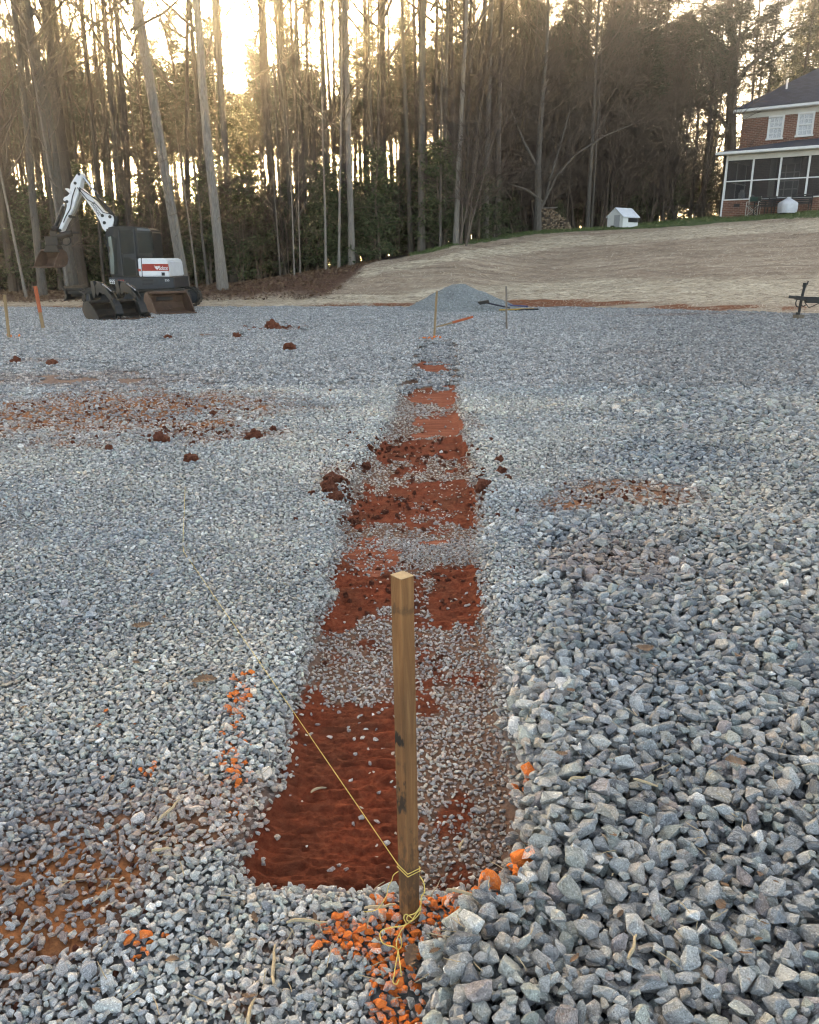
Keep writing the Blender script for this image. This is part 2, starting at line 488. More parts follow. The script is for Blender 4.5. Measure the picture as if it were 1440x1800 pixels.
vy = np.concatenate([np.arange(-6, .9, .3), growing(.9, 28.8, .0028, .00085)])
ul = np.concatenate([-np.geomspace(16, .75, 26), np.arange(-.70, -.16, .0065), np.arange(-.16, .26, .0022), np.arange(.26, .72, .0065), np.geomspace(.75, 16, 26)])
UU, VV = np.meshgrid(ul, vy)
PX = UU * np.maximum(VV, 1.2); PY = VV
keep_w = np.abs(PX) < 60
PX = np.clip(PX, -60, 60)
PZ = pad(PX, PY)
tr_ = trench(PX, PY)
cm_, sm_ = clay_mask(PX, PY)
far_dip = sstep(.9, 2.0, PY - pad_edge(PX))
PZ = PZ - .3 * far_dip
nx_, ny_ = len(ul), len(vy)
idx = np.arange(nx_ * ny_).reshape(ny_, nx_)
pf = np.stack([idx[:-1, :-1], idx[:-1, 1:], idx[1:, 1:], idx[1:, :-1]], -1).reshape(-1, 4)
me = from_arrays('gravel_pad', np.stack([PX, PY, PZ], -1).reshape(-1, 3), pf, True)
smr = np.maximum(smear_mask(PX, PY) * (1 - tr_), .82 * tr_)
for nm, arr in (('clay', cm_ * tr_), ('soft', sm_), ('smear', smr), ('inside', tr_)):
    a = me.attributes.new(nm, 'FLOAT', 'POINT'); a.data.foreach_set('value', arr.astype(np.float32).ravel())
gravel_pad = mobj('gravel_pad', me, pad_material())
tag(gravel_pad, 'levelled gravel building pad with a shallow red clay footing trench', kind='structure')

# ------------------------------------------------------------------ stones
def stone_mesh(name, seed, flat=.72, fine=True):
    r = random.Random(seed)
    bm = bmesh.new()
    n = r.randint(11, 16)
    ex = (1.0, r.uniform(.55, .9), r.uniform(.36, .74) * flat / .72)
    for _ in range(n):
        v = Vector((r.gauss(0, 1), r.gauss(0, 1), r.gauss(0, 1))).normalized() * r.uniform(.82, 1.05)
        p = max(abs(v.x), abs(v.y), abs(v.z))
        v = v.lerp(v / p * .8, .45)
        bm.verts.new((v.x * ex[0], v.y * ex[1], v.z * ex[2]))
    res = bmesh.ops.convex_hull(bm, input=bm.verts)
    bmesh.ops.delete(bm, geom=[g for g in res['geom_interior'] if isinstance(g, bmesh.types.BMVert)], context='VERTS')
    bmesh.ops.dissolve_limit(bm, angle_limit=R(13), verts=bm.verts, edges=bm.edges)
    if fine:
        bmesh.ops.bevel(bm, geom=list(bm.edges), offset=.045, segments=1, affect='EDGES', clamp_overlap=True)
    bmesh.ops.triangulate(bm, faces=bm.faces)
    bmesh.ops.recalc_face_normals(bm, faces=bm.faces)
    me = bpy.data.meshes.new(name); bm.to_mesh(me); bm.free()
    return me
def stone_material(per_island=False, name='crushed_stone'):
    t = NT(name)
    tc = t.n('ShaderNodeTexCoord')
    oi = t.n('ShaderNodeObjectInfo')
    if per_island:
        ge = t.n('ShaderNodeNewGeometry'); rnd = ge.outputs['Random Per Island']
        hue = t.ramp(rnd, [(0, (.16, .165, .165)), (.15, (.29, .295, .285)), (.35, (.22, .225, .22)), (.5, (.38, .38, .36)), (.62, (.27, .275, .255)), (.75, (.33, .295, .265)), (.88, (.47, .465, .44)), (1, (.18, .18, .185))], 'CONSTANT')
        tint = t.attr('tint', 'INSTANCER').outputs['Color']
        base = t.mix(1.0, hue, tint, 'MULTIPLY')
        base = t.mix(1.0, base, (1.05, 1.05, 1.07), 'MULTIPLY')
        paint = None
        vec = tc.outputs['Object']; sc1, sc2 = 60, 220
    else:
        rnd = oi.outputs['Random']
        base = t.attr('tint', 'INSTANCER').outputs['Color']
        paint = t.attr('paint', 'INSTANCER').outputs['Fac']
        off = t.n('ShaderNodeVectorMath', operation='SCALE'); off.inputs[0].default_value = (13, 31, 57); t.l(rnd, off.inputs['Scale'])
        add = t.n('ShaderNodeVectorMath', operation='ADD'); t.l(tc.outputs['Object'], add.inputs[0]); t.l(off.outputs[0], add.inputs[1])
        vec = add.outputs[0]; sc1, sc2 = 1.8, 9
    n1 = t.noise(vec, sc1, 5, .65, .4); n2 = t.noise(vec, sc2, 3, .75)
    c = t.mix(1.0, base, t.ramp(n1, [(.25, .58), (.52, 1.0), (.78, 1.35)]), 'MULTIPLY')
    c = t.mix(.9, c, t.ramp(n2, [(.32, .30), (.43, .88), (.57, 1.08), (.66, 2.0)]), 'MULTIPLY')
    if not per_island:
        # foliation streaks and pale veins on some of the stones
        mp = t.n('ShaderNodeMapping'); t.l(vec, mp.inputs[0]); mp.inputs['Scale'].default_value = (1, 1.5, 9); mp.inputs['Rotation'].default_value = (.5, .3, 0)
        n3 = t.noise(mp.outputs[0], 1.6, 3, .6, .8)
        st = t.ramp(n3, [(.46, 0), (.5, .6), (.54, 0)])
        k = t.math('MULTIPLY', st, t.ramp(rnd, [(.3, .15), (.75, 1)]))
        c = t.mix(k, c, (.55, .56, .55))
        ru = t.math('MULTIPLY', t.ramp(t.noise(vec, 1.3, 4, .7), [(.58, 0), (.66, 1)]), t.ramp(rnd, [(.0, .0), (.55, .0), (.62, .5), (.7, .0)]))
        c = t.mix(ru, c, (.24, .105, .05))
        ge = t.n('ShaderNodeNewGeometry')
        sp = t.n('ShaderNodeSeparateXYZ'); t.l(ge.outputs['Normal'], sp.inputs[0])
        pm = t.math('ADD', t.math('MULTIPLY', paint, 1.15), t.math('ADD', t.math('MULTIPLY', t.math('SUBTRACT', t.noise(vec, 3.2, 5, .75), .5), 1.5), t.math('MULTIPLY', sp.outputs['Z'], .28)))
        pk = t.math('MULTIPLY', t.ramp(pm, [(.50, 0), (.92, .95)]), t.ramp(paint, [(.02, 0), (.1, 1)]))
        c = t.mix(pk, c, t.ramp(n2, [(.3, (.62, .10, .016)), (.7, (.92, .235, .025))]))
    t.base(c); t.rough(.82)
    t.b.inputs['Specular IOR Level'].default_value = .25
    t.bump(t.math('ADD', n1, t.math('MULTIPLY', n2, .35)), .45, .06 if not per_island else .003)
    return t.m
STONE = stone_material()
STONE_P = stone_material(True, 'crushed_stone_far')

def proto_collection(name, meshes, mat):
    c = bpy.data.collections.new(name)
    for k, m in enumerate(meshes):
        if not m.materials: m.materials.append(mat)
        c.objects.link(bpy.data.objects.new('%s_%02d' % (name, k), m))
    return c
def scatter(name, co, pidx, rot, scl, coll, attrs=None, parent=None):
    me = bpy.data.meshes.new(name)
    n = len(co)
    me.vertices.add(n); me.vertices.foreach_set('co', np.asarray(co, np.float32).ravel())
    a = me.attributes.new('pick', 'INT', 'POINT'); a.data.foreach_set('value', np.asarray(pidx, np.int32))
    a = me.attributes.new('rot', 'FLOAT_VECTOR', 'POINT'); a.data.foreach_set('vector', np.asarray(rot, np.float32).ravel())
    a = me.attributes.new('scl', 'FLOAT_VECTOR', 'POINT'); a.data.foreach_set('vector', np.asarray(scl, np.float32).ravel())
    for k, v in (attrs or {}).items():
        v = np.asarray(v, np.float32)
        if v.ndim == 2:
            a = me.attributes.new(k, 'FLOAT_VECTOR', 'POINT'); a.data.foreach_set('vector', v.ravel())
        else:
            a = me.attributes.new(k, 'FLOAT', 'POINT'); a.data.foreach_set('value', v)
    ng = bpy.data.node_groups.new(name + '_nodes', 'GeometryNodeTree')
    ng.interface.new_socket('Geometry', in_out='INPUT', socket_type='NodeSocketGeometry')
    ng.interface.new_socket('Geometry', in_out='OUTPUT', socket_type='NodeSocketGeometry')
    N = ng.nodes
    gi = N.new('NodeGroupInput'); go = N.new('NodeGroupOutput')
    ci = N.new('GeometryNodeCollectionInfo'); ci.inputs['Collection'].default_value = coll
    ci.inputs['Separate Children'].default_value = True; ci.inputs['Reset Children'].default_value = True
    ip = N.new('GeometryNodeInstanceOnPoints'); ip.inputs['Pick Instance'].default_value = True
    L = ng.links
    L.new(gi.outputs[0], ip.inputs['Points']); L.new(ci.outputs[0], ip.inputs['Instance'])
    for nm, ty, sock in (('pick', 'INT', 'Instance Index'), ('scl', 'FLOAT_VECTOR', 'Scale')):
        na = N.new('GeometryNodeInputNamedAttribute'); na.data_type = ty; na.inputs['Name'].default_value = nm
        L.new(na.outputs['Attribute'], ip.inputs[sock])
    na = N.new('GeometryNodeInputNamedAttribute'); na.data_type = 'FLOAT_VECTOR'; na.inputs['Name'].default_value = 'rot'
    er = N.new('FunctionNodeEulerToRotation'); L.new(na.outputs['Attribute'], er.inputs[0]); L.new(er.outputs[0], ip.inputs['Rotation'])
    L.new(ip.outputs[0], go.inputs[0])
    o = mobj(name, me, None, parent)
    md = o.modifiers.new('scatter', 'NODES'); md.node_group = ng
    return o

PAL = np.array([(.29, .295, .285), (.245, .25, .245), (.33, .335, .315), (.20, .205, .205), (.39, .39, .37), (.31, .315, .28), (.34, .305, .265), (.27, .24, .23), (.50, .49, .46), (.16, .165, .17), (.275, .30, .27), (.40, .345, .28)])
PAL = PAL * 1.24
PW = np.array([14, 13, 13, 10, 9, 9, 6, 4, 4, 5, 9, 3.]); PW /= PW.sum()
def stone_tints(x, y, r, big):
    n = len(x)
    c = PAL[r.choice(len(PAL), n, p=PW)] * np.clip(r.normal(1, .17, (n, 1)), .5, 1.6)
    warm = np.clip(smear_mask(x, y) * .9 + .62 * trench(x, y), 0, 1)
    warm = warm * (.25 + .75 * r.random(n))
    c = c * (1 - .72 * warm[:, None]) + np.array([.30, .14, .08]) * (.72 * warm[:, None])
    c = c * (1.10 - .24 * np.clip(big, 0, 1))[:, None]
    lf = fbm(x * .8, y * .8, 1) - .5; lg = fbm(x * 2.1 + 7, y * 2.1, 4) - .5
    c = c * (1 + .55 * lf + .45 * lg)[:, None] * (1 + np.stack([-.22 * lf, 0 * lf, .26 * lf], -1) * -1)
    return np.clip(c, .04, .8)
PAINT = [  # polyline, reach, strength : sprayed marking paint on the stones
    ([(-.17, 1.62), (-.10, 1.58), (-.05, 1.54), (-.03, 1.48), (-.035, 1.40), (-.03, 1.3)], .055, .95), ([(-.05, 1.66), (.06, 1.68), (.13, 1.715), (.24, 1.78), (.28, 1.80)], .052, .95),
    ([(-.07, 1.72), (-.05, 1.66), (-.03, 1.62)], .035, .8), ([(-.64, 2.85), (-.62, 2.6), (-.60, 2.45), (-.56, 2.25), (-.53, 2.05)], .045, .33), ([(-.66, 1.585), (-.64, 1.56), (-.6, 1.57)], .03, .5),
    ([(.36, 2.19), (.375, 2.2)], .03, .9), ([(-.13, 1.60), (-.02, 1.60), (.02, 1.58)], .05, .6), ([(-1.0, 2.3), (-.9, 2.2)], .05, .06), ([(-.85, 2.28), (-.84, 2.3)], .02, .6), ([(-1.1, 2.6), (-.95, 2.5)], .05, .05)]
def paint_amount(x, y, r):
    p = np.zeros_like(x)
    for line, reach, s in PAINT:
        for (ax, ay), (bx, by) in zip(line[:-1], line[1:]):
            dx, dy = bx - ax, by - ay
            t = np.clip(((x - ax) * dx + (y - ay) * dy) / (dx * dx + dy * dy + 1e-9), 0, 1)
            d = np.hypot(x - ax - t * dx, y - ay - t * dy)
            p = np.maximum(p, s * sstep(reach * 1.5, reach * .4, d))
    lucky = r.random(len(x)) < p
    return np.where(lucky, np.clip(.34 + .6 * r.random(len(x)), 0, .9), 0)

NP_ = 20
protos = [stone_mesh('stone_%02d' % k, 100 + k) for k in range(NP_)]
for m in protos: m.materials.append(STONE)
STONES = proto_collection('stone_kinds', protos, STONE)

def near_stones():
    """drop stones one after the other on a height map, so that they lie in and on each other"""
    r = np.random.default_rng(21)
    x0, x1, y0, y1, res = -2.9, 2.95, 1.05, 4.75, .005
    hx = np.arange(x0, x1, res); hy = np.arange(y0, y1, res)
    HX, HY = np.meshgrid(hx, hy)
    Hm = pad(HX, HY); H0 = Hm.copy()
    T = trench(HX, HY)
    C, _ = clay_mask(HX, HY); C = np.clip(C, 0, 1) * T
    S = smear_mask(HX, HY)
    B = big_mask(HX, HY)
    inview = (np.abs(HX) < .56 * HY + .25)
    out = []
    def lay(n, rmin, rmax, prob, cand, flat=1.0, power=1.0, lift=0.0):
        flatp = np.cumsum((prob * inview).ravel()); tot = flatp[-1]
        pick = np.searchsorted(flatp, r.random(n * cand) * tot).reshape(n, cand)
        rad = rmin + (rmax - rmin) * r.random(n) ** power
        py_, px_ = np.unravel_index(pick, prob.shape)
        W = prob.shape[1]; Hh = prob.shape[0]
        for i in range(n):
            k = int(rad[i] * .85 / res) + 1
            best = None
            for j in range(cand):
                cy, cx = py_[i, j], px_[i, j]
                if cy < k or cx < k or cy >= Hh - k or cx >= W - k: continue
                sub = Hm[cy - k:cy + k + 1:max(1, k // 2), cx - k:cx + k + 1:max(1, k // 2)]
                mz = sub.mean(); rel = mz - H0[cy, cx]
                if best is None or rel < best[0]: best = (rel, cy, cx, mz)
            if best is None: continue
            _, cy, cx, mz = best
            hz = rad[i] * .62 * flat
            z = mz + hz * (.42 + lift)
            sl = (slice(cy - k, cy + k + 1), slice(cx - k, cx + k + 1))
            d2 = ((HX[sl] - hx[cx]) ** 2 + (HY[sl] - hy[cy]) ** 2) / (rad[i] * .85) ** 2
            top = np.where(d2 < 1, z + hz * np.sqrt(np.clip(1 - d2, 0, 1)), -9)
            Hm[sl] = np.maximum(Hm[sl], top)
            out.append((hx[cx] + r.uniform(-.5, .5) * res, hy[cy] + r.uniform(-.5, .5) * res, z, rad[i], B[cy, cx]))
    fl = (1 - C) * (1 - sstep(.45, .8, T))
    small = (1 - .93 * B) * fl * (1 - .75 * S)
    tr_small = sstep(.3, .7, T) * np.clip(1 - 1.15 * C, 0.0, 1)
    lay(7000, .018, .036, B * fl + 1e-9, 3, .9, 1.4)                  # coarse stone on the right
    lay(25000, .0075, .0165, small, 2, 1.0, 1.2)                     # finer stone on the left
    lay(4300, .0055, .0125, tr_small, 2, 1.0, 1.2, -.25)                    # fines and pebbles in the trench
    lay(190, .008, .015, T * (C > .4) + 1e-9, 1, 1.0, 1.5, -.3)         # a few on the clay
    lay(2600, .012, .028, B * fl + 1e-9, 3, 1.0, 1.0)
    lay(3300, .024, .044, B * fl * np.clip(1.6 - HY * .22, .3, 1) + 1e-9, 4, .9, 1.8)
    lay(2600, .010, .022, B * fl + 1e-9, 3, 1.0, 1.0)
    lay(14000, .008, .0185, small, 3, 1.0, 1.5)
    lay(130, .020, .034, small, 3, .8, 1.5)
    lay(800, .006, .0125, tr_small, 3, 1.0, 1.2, -.15)
    return np.array(out), (hx, hy, Hm)
NS, HMAP = near_stones()
def top_at(x, y):
    hx, hy, Hm = HMAP
    i = int((y - hy[0]) / .005); j = int((x - hx[0]) / .005)
    if 1 <= i < len(hy) - 1 and 1 <= j < len(hx) - 1: return float(Hm[i - 1:i + 2, j - 1:j + 2].max())
    return float(pad(np.array([x]), np.array([y]))[0]) + .02
def stone_attrs(a, r):
    n = len(a)
    rot = np.stack([r.normal(0, .38, n), r.normal(0, .38, n), r.random(n) * 6.283], -1)
    flip = r.random(n) < .5
    rot[:, 0] += np.where(flip, math.pi, 0)
    s = a[:, 3:4] * np.stack([r.uniform(.95, 1.25, n), r.uniform(.85, 1.1, n), r.uniform(.8, 1.2, n)], -1)
    return rot, s
r1 = np.random.default_rng(5)
rot, scl = stone_attrs(NS, r1)
tint = stone_tints(NS[:, 0], NS[:, 1], r1, NS[:, 4])
paint = paint_amount(NS[:, 0], NS[:, 1], r1)
pk = r1.integers(0, NP_, len(NS))
# the 300 stones that show largest are objects of their own
dist = np.sqrt(NS[:, 0] ** 2 + NS[:, 1] ** 2 + 2.3)
show = NS[:, 3] / dist
pxs = 720 + FOC * NS[:, 0] / (NS[:, 1] * math.cos(PITCH) + 1.6 * math.sin(PITCH))
vis = (np.abs(pxs - 720) < 715) & (NS[:, 1] > 1.36)
Hnow = np.array([top_at(a[0], a[1]) for a in NS])
vis &= (NS[:, 2] + NS[:, 3] * .5 > Hnow - .006)
order = np.argsort(-show * vis)
order = order[:300]
single = np.zeros(len(NS), bool); single[order] = True
gravel = scatter('gravel', NS[~single, :3], pk[~single], rot[~single], scl[~single], STONES, {'tint': tint[~single], 'paint': paint[~single]})
tag(gravel, 'grey crushed stone spread over the pad, fine on one side and coarse on the other', 'gravel', kind='stuff')
for i in order:
    o = bpy.data.objects.new('stone', protos[pk[i]])
    COL.objects.link(o)
    o.location = NS[i, :3]; o.rotation_euler = rot[i]; o.scale = scl[i]
    o['tint'] = [float(v) for v in tint[i]]; o['paint'] = float(paint[i])
    if paint[i] > .6: o['label'] = 'stone sprayed with orange marking paint'
    o.parent = gravel

# stones further off, one by one up to ten metres
def mid_stones():
    r = np.random.default_rng(31)
    pts = []
    for (ya, yb, sp) in ((4.4, 6.0, .0200), (6.0, 8.0, .0235), (8.0, 10.5, .029)):
        gx = np.arange(-.58 * yb - .3, .58 * yb + .3, sp); gy = np.arange(ya, yb, sp)
        X, Y = np.meshgrid(gx, gy)
        X = X + r.uniform(-.6, .6, X.shape) * sp; Y = Y + r.uniform(-.6, .6, Y.shape) * sp
        X = X.ravel(); Y = Y.ravel()
        k = np.abs(X) < .56 * Y + .2
        X, Y = X[k], Y[k]
        t = trench(X, Y); c, _ = clay_mask(X, Y); c = np.clip(c, 0, 1) * t
        s = smear_mask(X, Y)
        b = big_mask(X, Y)
        pr = (1 - .97 * sstep(.35, .75, c)) * (1 - .62 * s) * (1 - .45 * b) * (1 - .25 * t)
        k = r.random(len(X)) < pr
        X, Y, t, b, c = X[k], Y[k], t[k], b[k], c[k]
        rad = sp * (.52 + .42 * r.random(len(X)) ** 1.6) * (1 + 1.0 * b * r.random(len(X))) * (1 - .25 * t)
        rad = np.where(r.random(len(X)) < .012, rad * 1.7, rad)
        z = pad(X, Y) + rad * r.uniform(-.05, .6, len(X)) * (1 - .5 * t)
        pts.append(np.stack([X, Y, z, rad, b], -1))
    return np.concatenate(pts)
MS = mid_stones()
r2 = np.random.default_rng(6)
rot, scl = stone_attrs(MS, r2)
g2 = scatter('gravel_beyond', MS[:, :3], r2.integers(0, NP_, len(MS)), rot, scl, STONES, {'tint': stone_tints(MS[:, 0], MS[:, 1], r2, MS[:, 4]), 'paint': np.zeros(len(MS))})
tag(g2, 'grey crushed stone in the middle of the pad either side of the trench', 'gravel', kind='stuff')

# and in small patches beyond that
lo = [stone_mesh('pebble_%d' % k, 300 + k, .72, False) for k in range(10)]
lov = []
for m in lo:
    v = np.zeros(len(m.vertices) * 3); m.vertices.foreach_get('co', v)
    f = np.array([p.vertices[:] for p in m.polygons])
    lov.append((v.reshape(-1, 3), f))
def patch_mesh(seed, size, sp):
    r = np.random.default_rng(seed)
    V = []; F = []; n = 0
    g = np.arange(-size, size, sp)
    for a in g:
        for b in g:
            x = a + r.uniform(-.5, .5) * sp; y = b + r.uniform(-.5, .5) * sp
            if math.hypot(x, y) > size * (.85 + .15 * r.random()): continue
            v, f = lov[r.integers(0, len(lov))]
            ra = sp * (.5 + .5 * r.random() ** 1.5)
            m = np.array(Euler((r.normal(0, .4), r.normal(0, .4), r.random() * 6.28)).to_matrix())
            V.append((v * ra) @ m.T + np.array([x, y, ra * r.uniform(0, .7)])); F.append(f + n); n += len(v)
    return from_arrays('stone_patch', np.concatenate(V), np.concatenate(F))
PATCH = proto_collection('stone_patches', [patch_mesh(k, .16, .036) for k in range(6)], STONE_P)
def far_patches():
    r = np.random.default_rng(41)
    out = []
    for (ya, yb, sp) in ((10.3, 16, .20), (16, 29, .22)):
        gx = np.arange(-.60 * yb - 1, .60 * yb + 1, sp); gy = np.arange(ya, yb, sp)
        X, Y = np.meshgrid(gx, gy)
        X = (X + r.uniform(-.5, .5, X.shape) * sp).ravel(); Y = (Y + r.uniform(-.5, .5, Y.shape) * sp).ravel()
        k = (np.abs(X) < .58 * Y + 1) & (Y < pad_edge(X) + .5 * r.random(len(X)))
        X, Y = X[k], Y[k]
        t = trench(X, Y); c, _ = clay_mask(X, Y); s = smear_mask(X, Y)
        k = r.random(len(X)) > np.clip(1.6 * c * t + .8 * s, 0, 1)
        X, Y, s, b = X[k], Y[k], s[k], big_mask(X, Y)[k]
        out.append(np.stack([X, Y, pad(X, Y) - .004, .85 + .25 * r.random(len(X)) + .45 * b, s], -1))
    return np.concatenate(out)
FP = far_patches()
r3 = np.random.default_rng(8)
n = len(FP)
ft = np.ones((n, 3)) * r3.normal(.98, .07, (n, 1)) * (1 - .24 * big_mask(FP[:, 0], FP[:, 1]))[:, None] * (1 - .3 * FP[:, 4:5]) + FP[:, 4:5] * np.array([.15, -.1, -.2])
g3 = scatter('gravel_far', FP[:, :3], r3.integers(0, 6, n), np.stack([r3.normal(0, .03, n), r3.normal(0, .03, n), r3.random(n) * 6.28], -1), np.repeat(FP[:, 3:4], 3, 1), PATCH, {'tint': ft})
tag(g3, 'far spread of grey crushed stone towards the straw bank', 'gravel', kind='stuff')

# ------------------------------------------------------------------ trees
BARK = simple('bark_grey', (.15, .13, .11), (.06, .05, .042), 6, .95, bump=.8, stretch=(5, 5, .8), bscale=9, bdist=.03)
BARK_P = simple('bark_pale', (.26, .23, .20), (.10, .085, .07), 5, .95, bump=.6, stretch=(4, 4, 1.0), bscale=9, bdist=.03)
BARK_D = simple('bark_dark', (.10, .078, .062), (.045, .034, .028), 7, .95, bump=.8, stretch=(5, 5, .8), bscale=9, bdist=.03)
TWIG = simple('twig_bark', (.15, .115, .09), (.09, .068, .055), 3, .95)
TWIG_R = simple('twig_reddish', (.115, .082, .064), (.06, .044, .036), 3, .95)
def leaf_mat(name, c1, c2, c3, trans=.25):
    t = NT(name)
    ge = t.n('ShaderNodeNewGeometry')
    col = t.ramp(ge.outputs['Random Per Island'], [(0, c1), (.5, c2), (1, c3)])
    t.base(col); t.rough(.55)
    tr = t.n('ShaderNodeBsdfTranslucent'); t.l(col, tr.inputs[0])
    mx = t.n('ShaderNodeMixShader'); mx.inputs[0].default_value = trans
    t.l(t.b.outputs[0], mx.inputs[1]); t.l(tr.outputs[0], mx.inputs[2]); t.l(mx.outputs[0], t.out.inputs[0])
    return t.m
NEEDLE = leaf_mat('pine_needles', (.016, .028, .014), (.026, .040, .017), (.042, .054, .024), .15)
HOLLY = leaf_mat('evergreen_leaf', (.034, .055, .022), (.062, .088, .034), (.11, .13, .06), .35)
BUD = leaf_mat('spring_buds', (.12, .06, .035), (.16, .085, .04), (.10, .09, .04), .3)

def stem_path(r, h, wob, n=12):
    p = [Vector((0, 0, 0))]
    dx = dy = 0.0
    for k in range(1, n + 1):
        dx += r.gauss(0, wob); dy += r.gauss(0, wob)
        dx *= .8; dy *= .8
        p.append(Vector((p[-1].x + dx, p[-1].y + dy, h * k / n)))
    return p
def on_path(p, h, z):
    k = min(max(z / h, 0), .999) * (len(p) - 1)
    i = int(k); return p[i].lerp(p[i + 1], k - i)
def limb(mb, r, p, d, ln, rad, lvl, up=.25, n=3, kids=(4, 6), rmin=.004, ends=None):
    pts = [p]; d = d.normalized(); seg = 4 if lvl > 0 else 2
    for k in range(seg):
        d = (d + Vector((r.gauss(0, .16), r.gauss(0, .16), r.gauss(0, .12) + up * .25))).normalized()
        pts.append(pts[-1] + d * ln / seg)
    rr = [max(rad * (1 - .8 * k / seg), rmin) for k in range(seg + 1)]
    mb.tube(pts, rr, n if lvl > 1 else 3, caps=False)
    if ends is not None and lvl == 0: ends.append(pts[-1])
    if lvl > 0:
        for _ in range(r.randint(*kids)):
            f = r.uniform(.3, 1.0); i = min(int(f * seg), seg - 1)
            q = pts[i].lerp(pts[i + 1], f * seg - i)
            a = Vector((r.gauss(0, 1), r.gauss(0, 1), r.gauss(0, .7)))
            dd = (d * .9 + a.normalized() * .85).normalized()
            limb(mb, r, q, dd, ln * r.uniform(.38, .62), max(rad * (1 - .8 * f) * .7, rmin), lvl - 1, up, n, kids, rmin, ends)

def leaf_quads(pos, size, r, aspect=.5, droop=0.0):
    n = len(pos)
    d = r.normal(0, 1, (n, 3)); d[:, 2] = d[:, 2] * .5 - droop
    d /= np.linalg.norm(d, axis=1)[:, None]
    s = np.cross(d, r.normal(0, 1, (n, 3))); s /= np.linalg.norm(s, axis=1)[:, None] + 1e-9
    L = (size * r.uniform(.6, 1.3, n))[:, None]
    v = np.stack([pos, pos + d * L * .5 + s * L * aspect * .5, pos + d * L, pos + d * L * .5 - s * L * aspect * .5], 1).reshape(-1, 3)
    return v, np.arange(4 * n).reshape(-1, 4)

def bare_tree(seed, h=21, first=7.5, limbs=15, wob=.10, lvl=3, dead=10):
    r = random.Random(seed)
    path = stem_path(r, h, wob)
    tm = MB(); tm.tube(path, [max(.5 * (1 - .72 * k / 12) * (1.25 if k == 0 else 1), .06) for k in range(13)], 9, caps=False)
    cm = MB()
    for k in range(limbs):
        z = first + (h - first) * (k + r.random() * .6) / limbs
        a = r.uniform(0, 6.283); el = r.uniform(.35, 1.0) + .5 * (z - first) / (h - first)
        limb(cm, r, on_path(path, h, z), Vector((math.cos(a), math.sin(a), math.tan(min(el, 1.3)))), (h - z) * .35 + 1.6, .065 * (1.2 - .7 * (z / h)), lvl, .4, 4, (3, 5), .009)
    for k in range(dead):
        z = r.uniform(1.5, first + 1)
        a = r.uniform(0, 6.283)
        limb(cm, r, on_path(path, h, z), Vector((math.cos(a), math.sin(a), r.uniform(-.1, .5))), r.uniform(.8, 2.2), .016, 1, .1, 3, (3, 5), .006)
    t = tm.mesh('trunk', True); c = from_arrays('branches', cm.v, np.array(cm.f))
    c.materials.append(TWIG)
    return t, c
def brush(seed, h=7, stems=4, lvl=3):
    r = random.Random(seed)
    sm = MB(); cm = MB(); ends = []
    for s in range(stems):
        hh = h * r.uniform(.6, 1.0)
        lean = Vector((r.gauss(0, .12), r.gauss(0, .12), 0))
        path = [p + lean * p.z for p in stem_path(r, hh, .06, 8)]
        off = Vector((r.gauss(0, .25), r.gauss(0, .25), 0))
        path = [p + off for p in path]
        sm.tube(path, [.045 * hh / 7 * (1 - .85 * k / 8) + .005 for k in range(9)], 5, caps=False)
        for k in range(19):
            z = hh * r.uniform(.15, 1)
            a = r.uniform(0, 6.283)
            limb(cm, r, on_path(path, hh, z), Vector((math.cos(a), math.sin(a), r.uniform(.2, 1.0))), hh * .24 + .3, .015, lvl - 1, .35, 3, (6, 9), .0085, ends)
    return sm.mesh('stems', True), from_arrays('twigs', cm.v, np.array(cm.f)), ends
def pine(seed, h=17, base=9.5, wide=2.0, whorls=17, dens=1.0):
    r = random.Random(seed); rr = np.random.default_rng(seed)
    path = stem_path(r, h, .035)
    tm = MB(); tm.tube(path, [max(.5 * (1 - .75 * k / 12), .05) for k in range(13)], 7, caps=False)
    bm_ = MB(); pos = []
    for k in range(whorls):
        z = base + (h - base) * (k + .3) / whorls
        f = (z - base) / (h - base)
        ln = wide * (1.0 - .72 * f) * (.55 + .45 * min(1, f * 4))
        for b in range(r.randint(3, 5)):
            a = r.uniform(0, 6.283)
            d = Vector((math.cos(a), math.sin(a), r.uniform(-.05, .45)))
            p0 = on_path(path, h, z); L = ln * r.uniform(.6, 1.15)
            pts = [p0, p0 + d * L * .5, p0 + d * L + Vector((0, 0, .15 * L))]
            bm_.tube(pts, [.03, .02, .008], 3, caps=False)
            for q in range(int(5 * dens)):
                t = r.uniform(.35, 1.05)
                c = pts[1].lerp(pts[2], (t - .5) * 2) if t > .5 else pts[0].lerp(pts[1], t * 2)
                c = c + Vector((r.gauss(0, .18), r.gauss(0, .18), r.gauss(0, .1)))
                pos.append(np.array(c)[None, :] + rr.normal(0, .05, (13, 3)))
    for k in range(9):   # dead stubs below the crown
        z = r.uniform(3, base); a = r.uniform(0, 6.28)
        bm_.tube([on_path(path, h, z), on_path(path, h, z) + Vector((math.cos(a), math.sin(a), .1)) * r.uniform(.4, 1.2)], [.014, .006], 3, caps=False)
    v, f = leaf_quads(np.concatenate(pos), .36, rr, .14)
    return tm.mesh('trunk', True), from_arrays('branches', bm_.v, np.array(bm_.f)), from_arrays('crown', v, f)
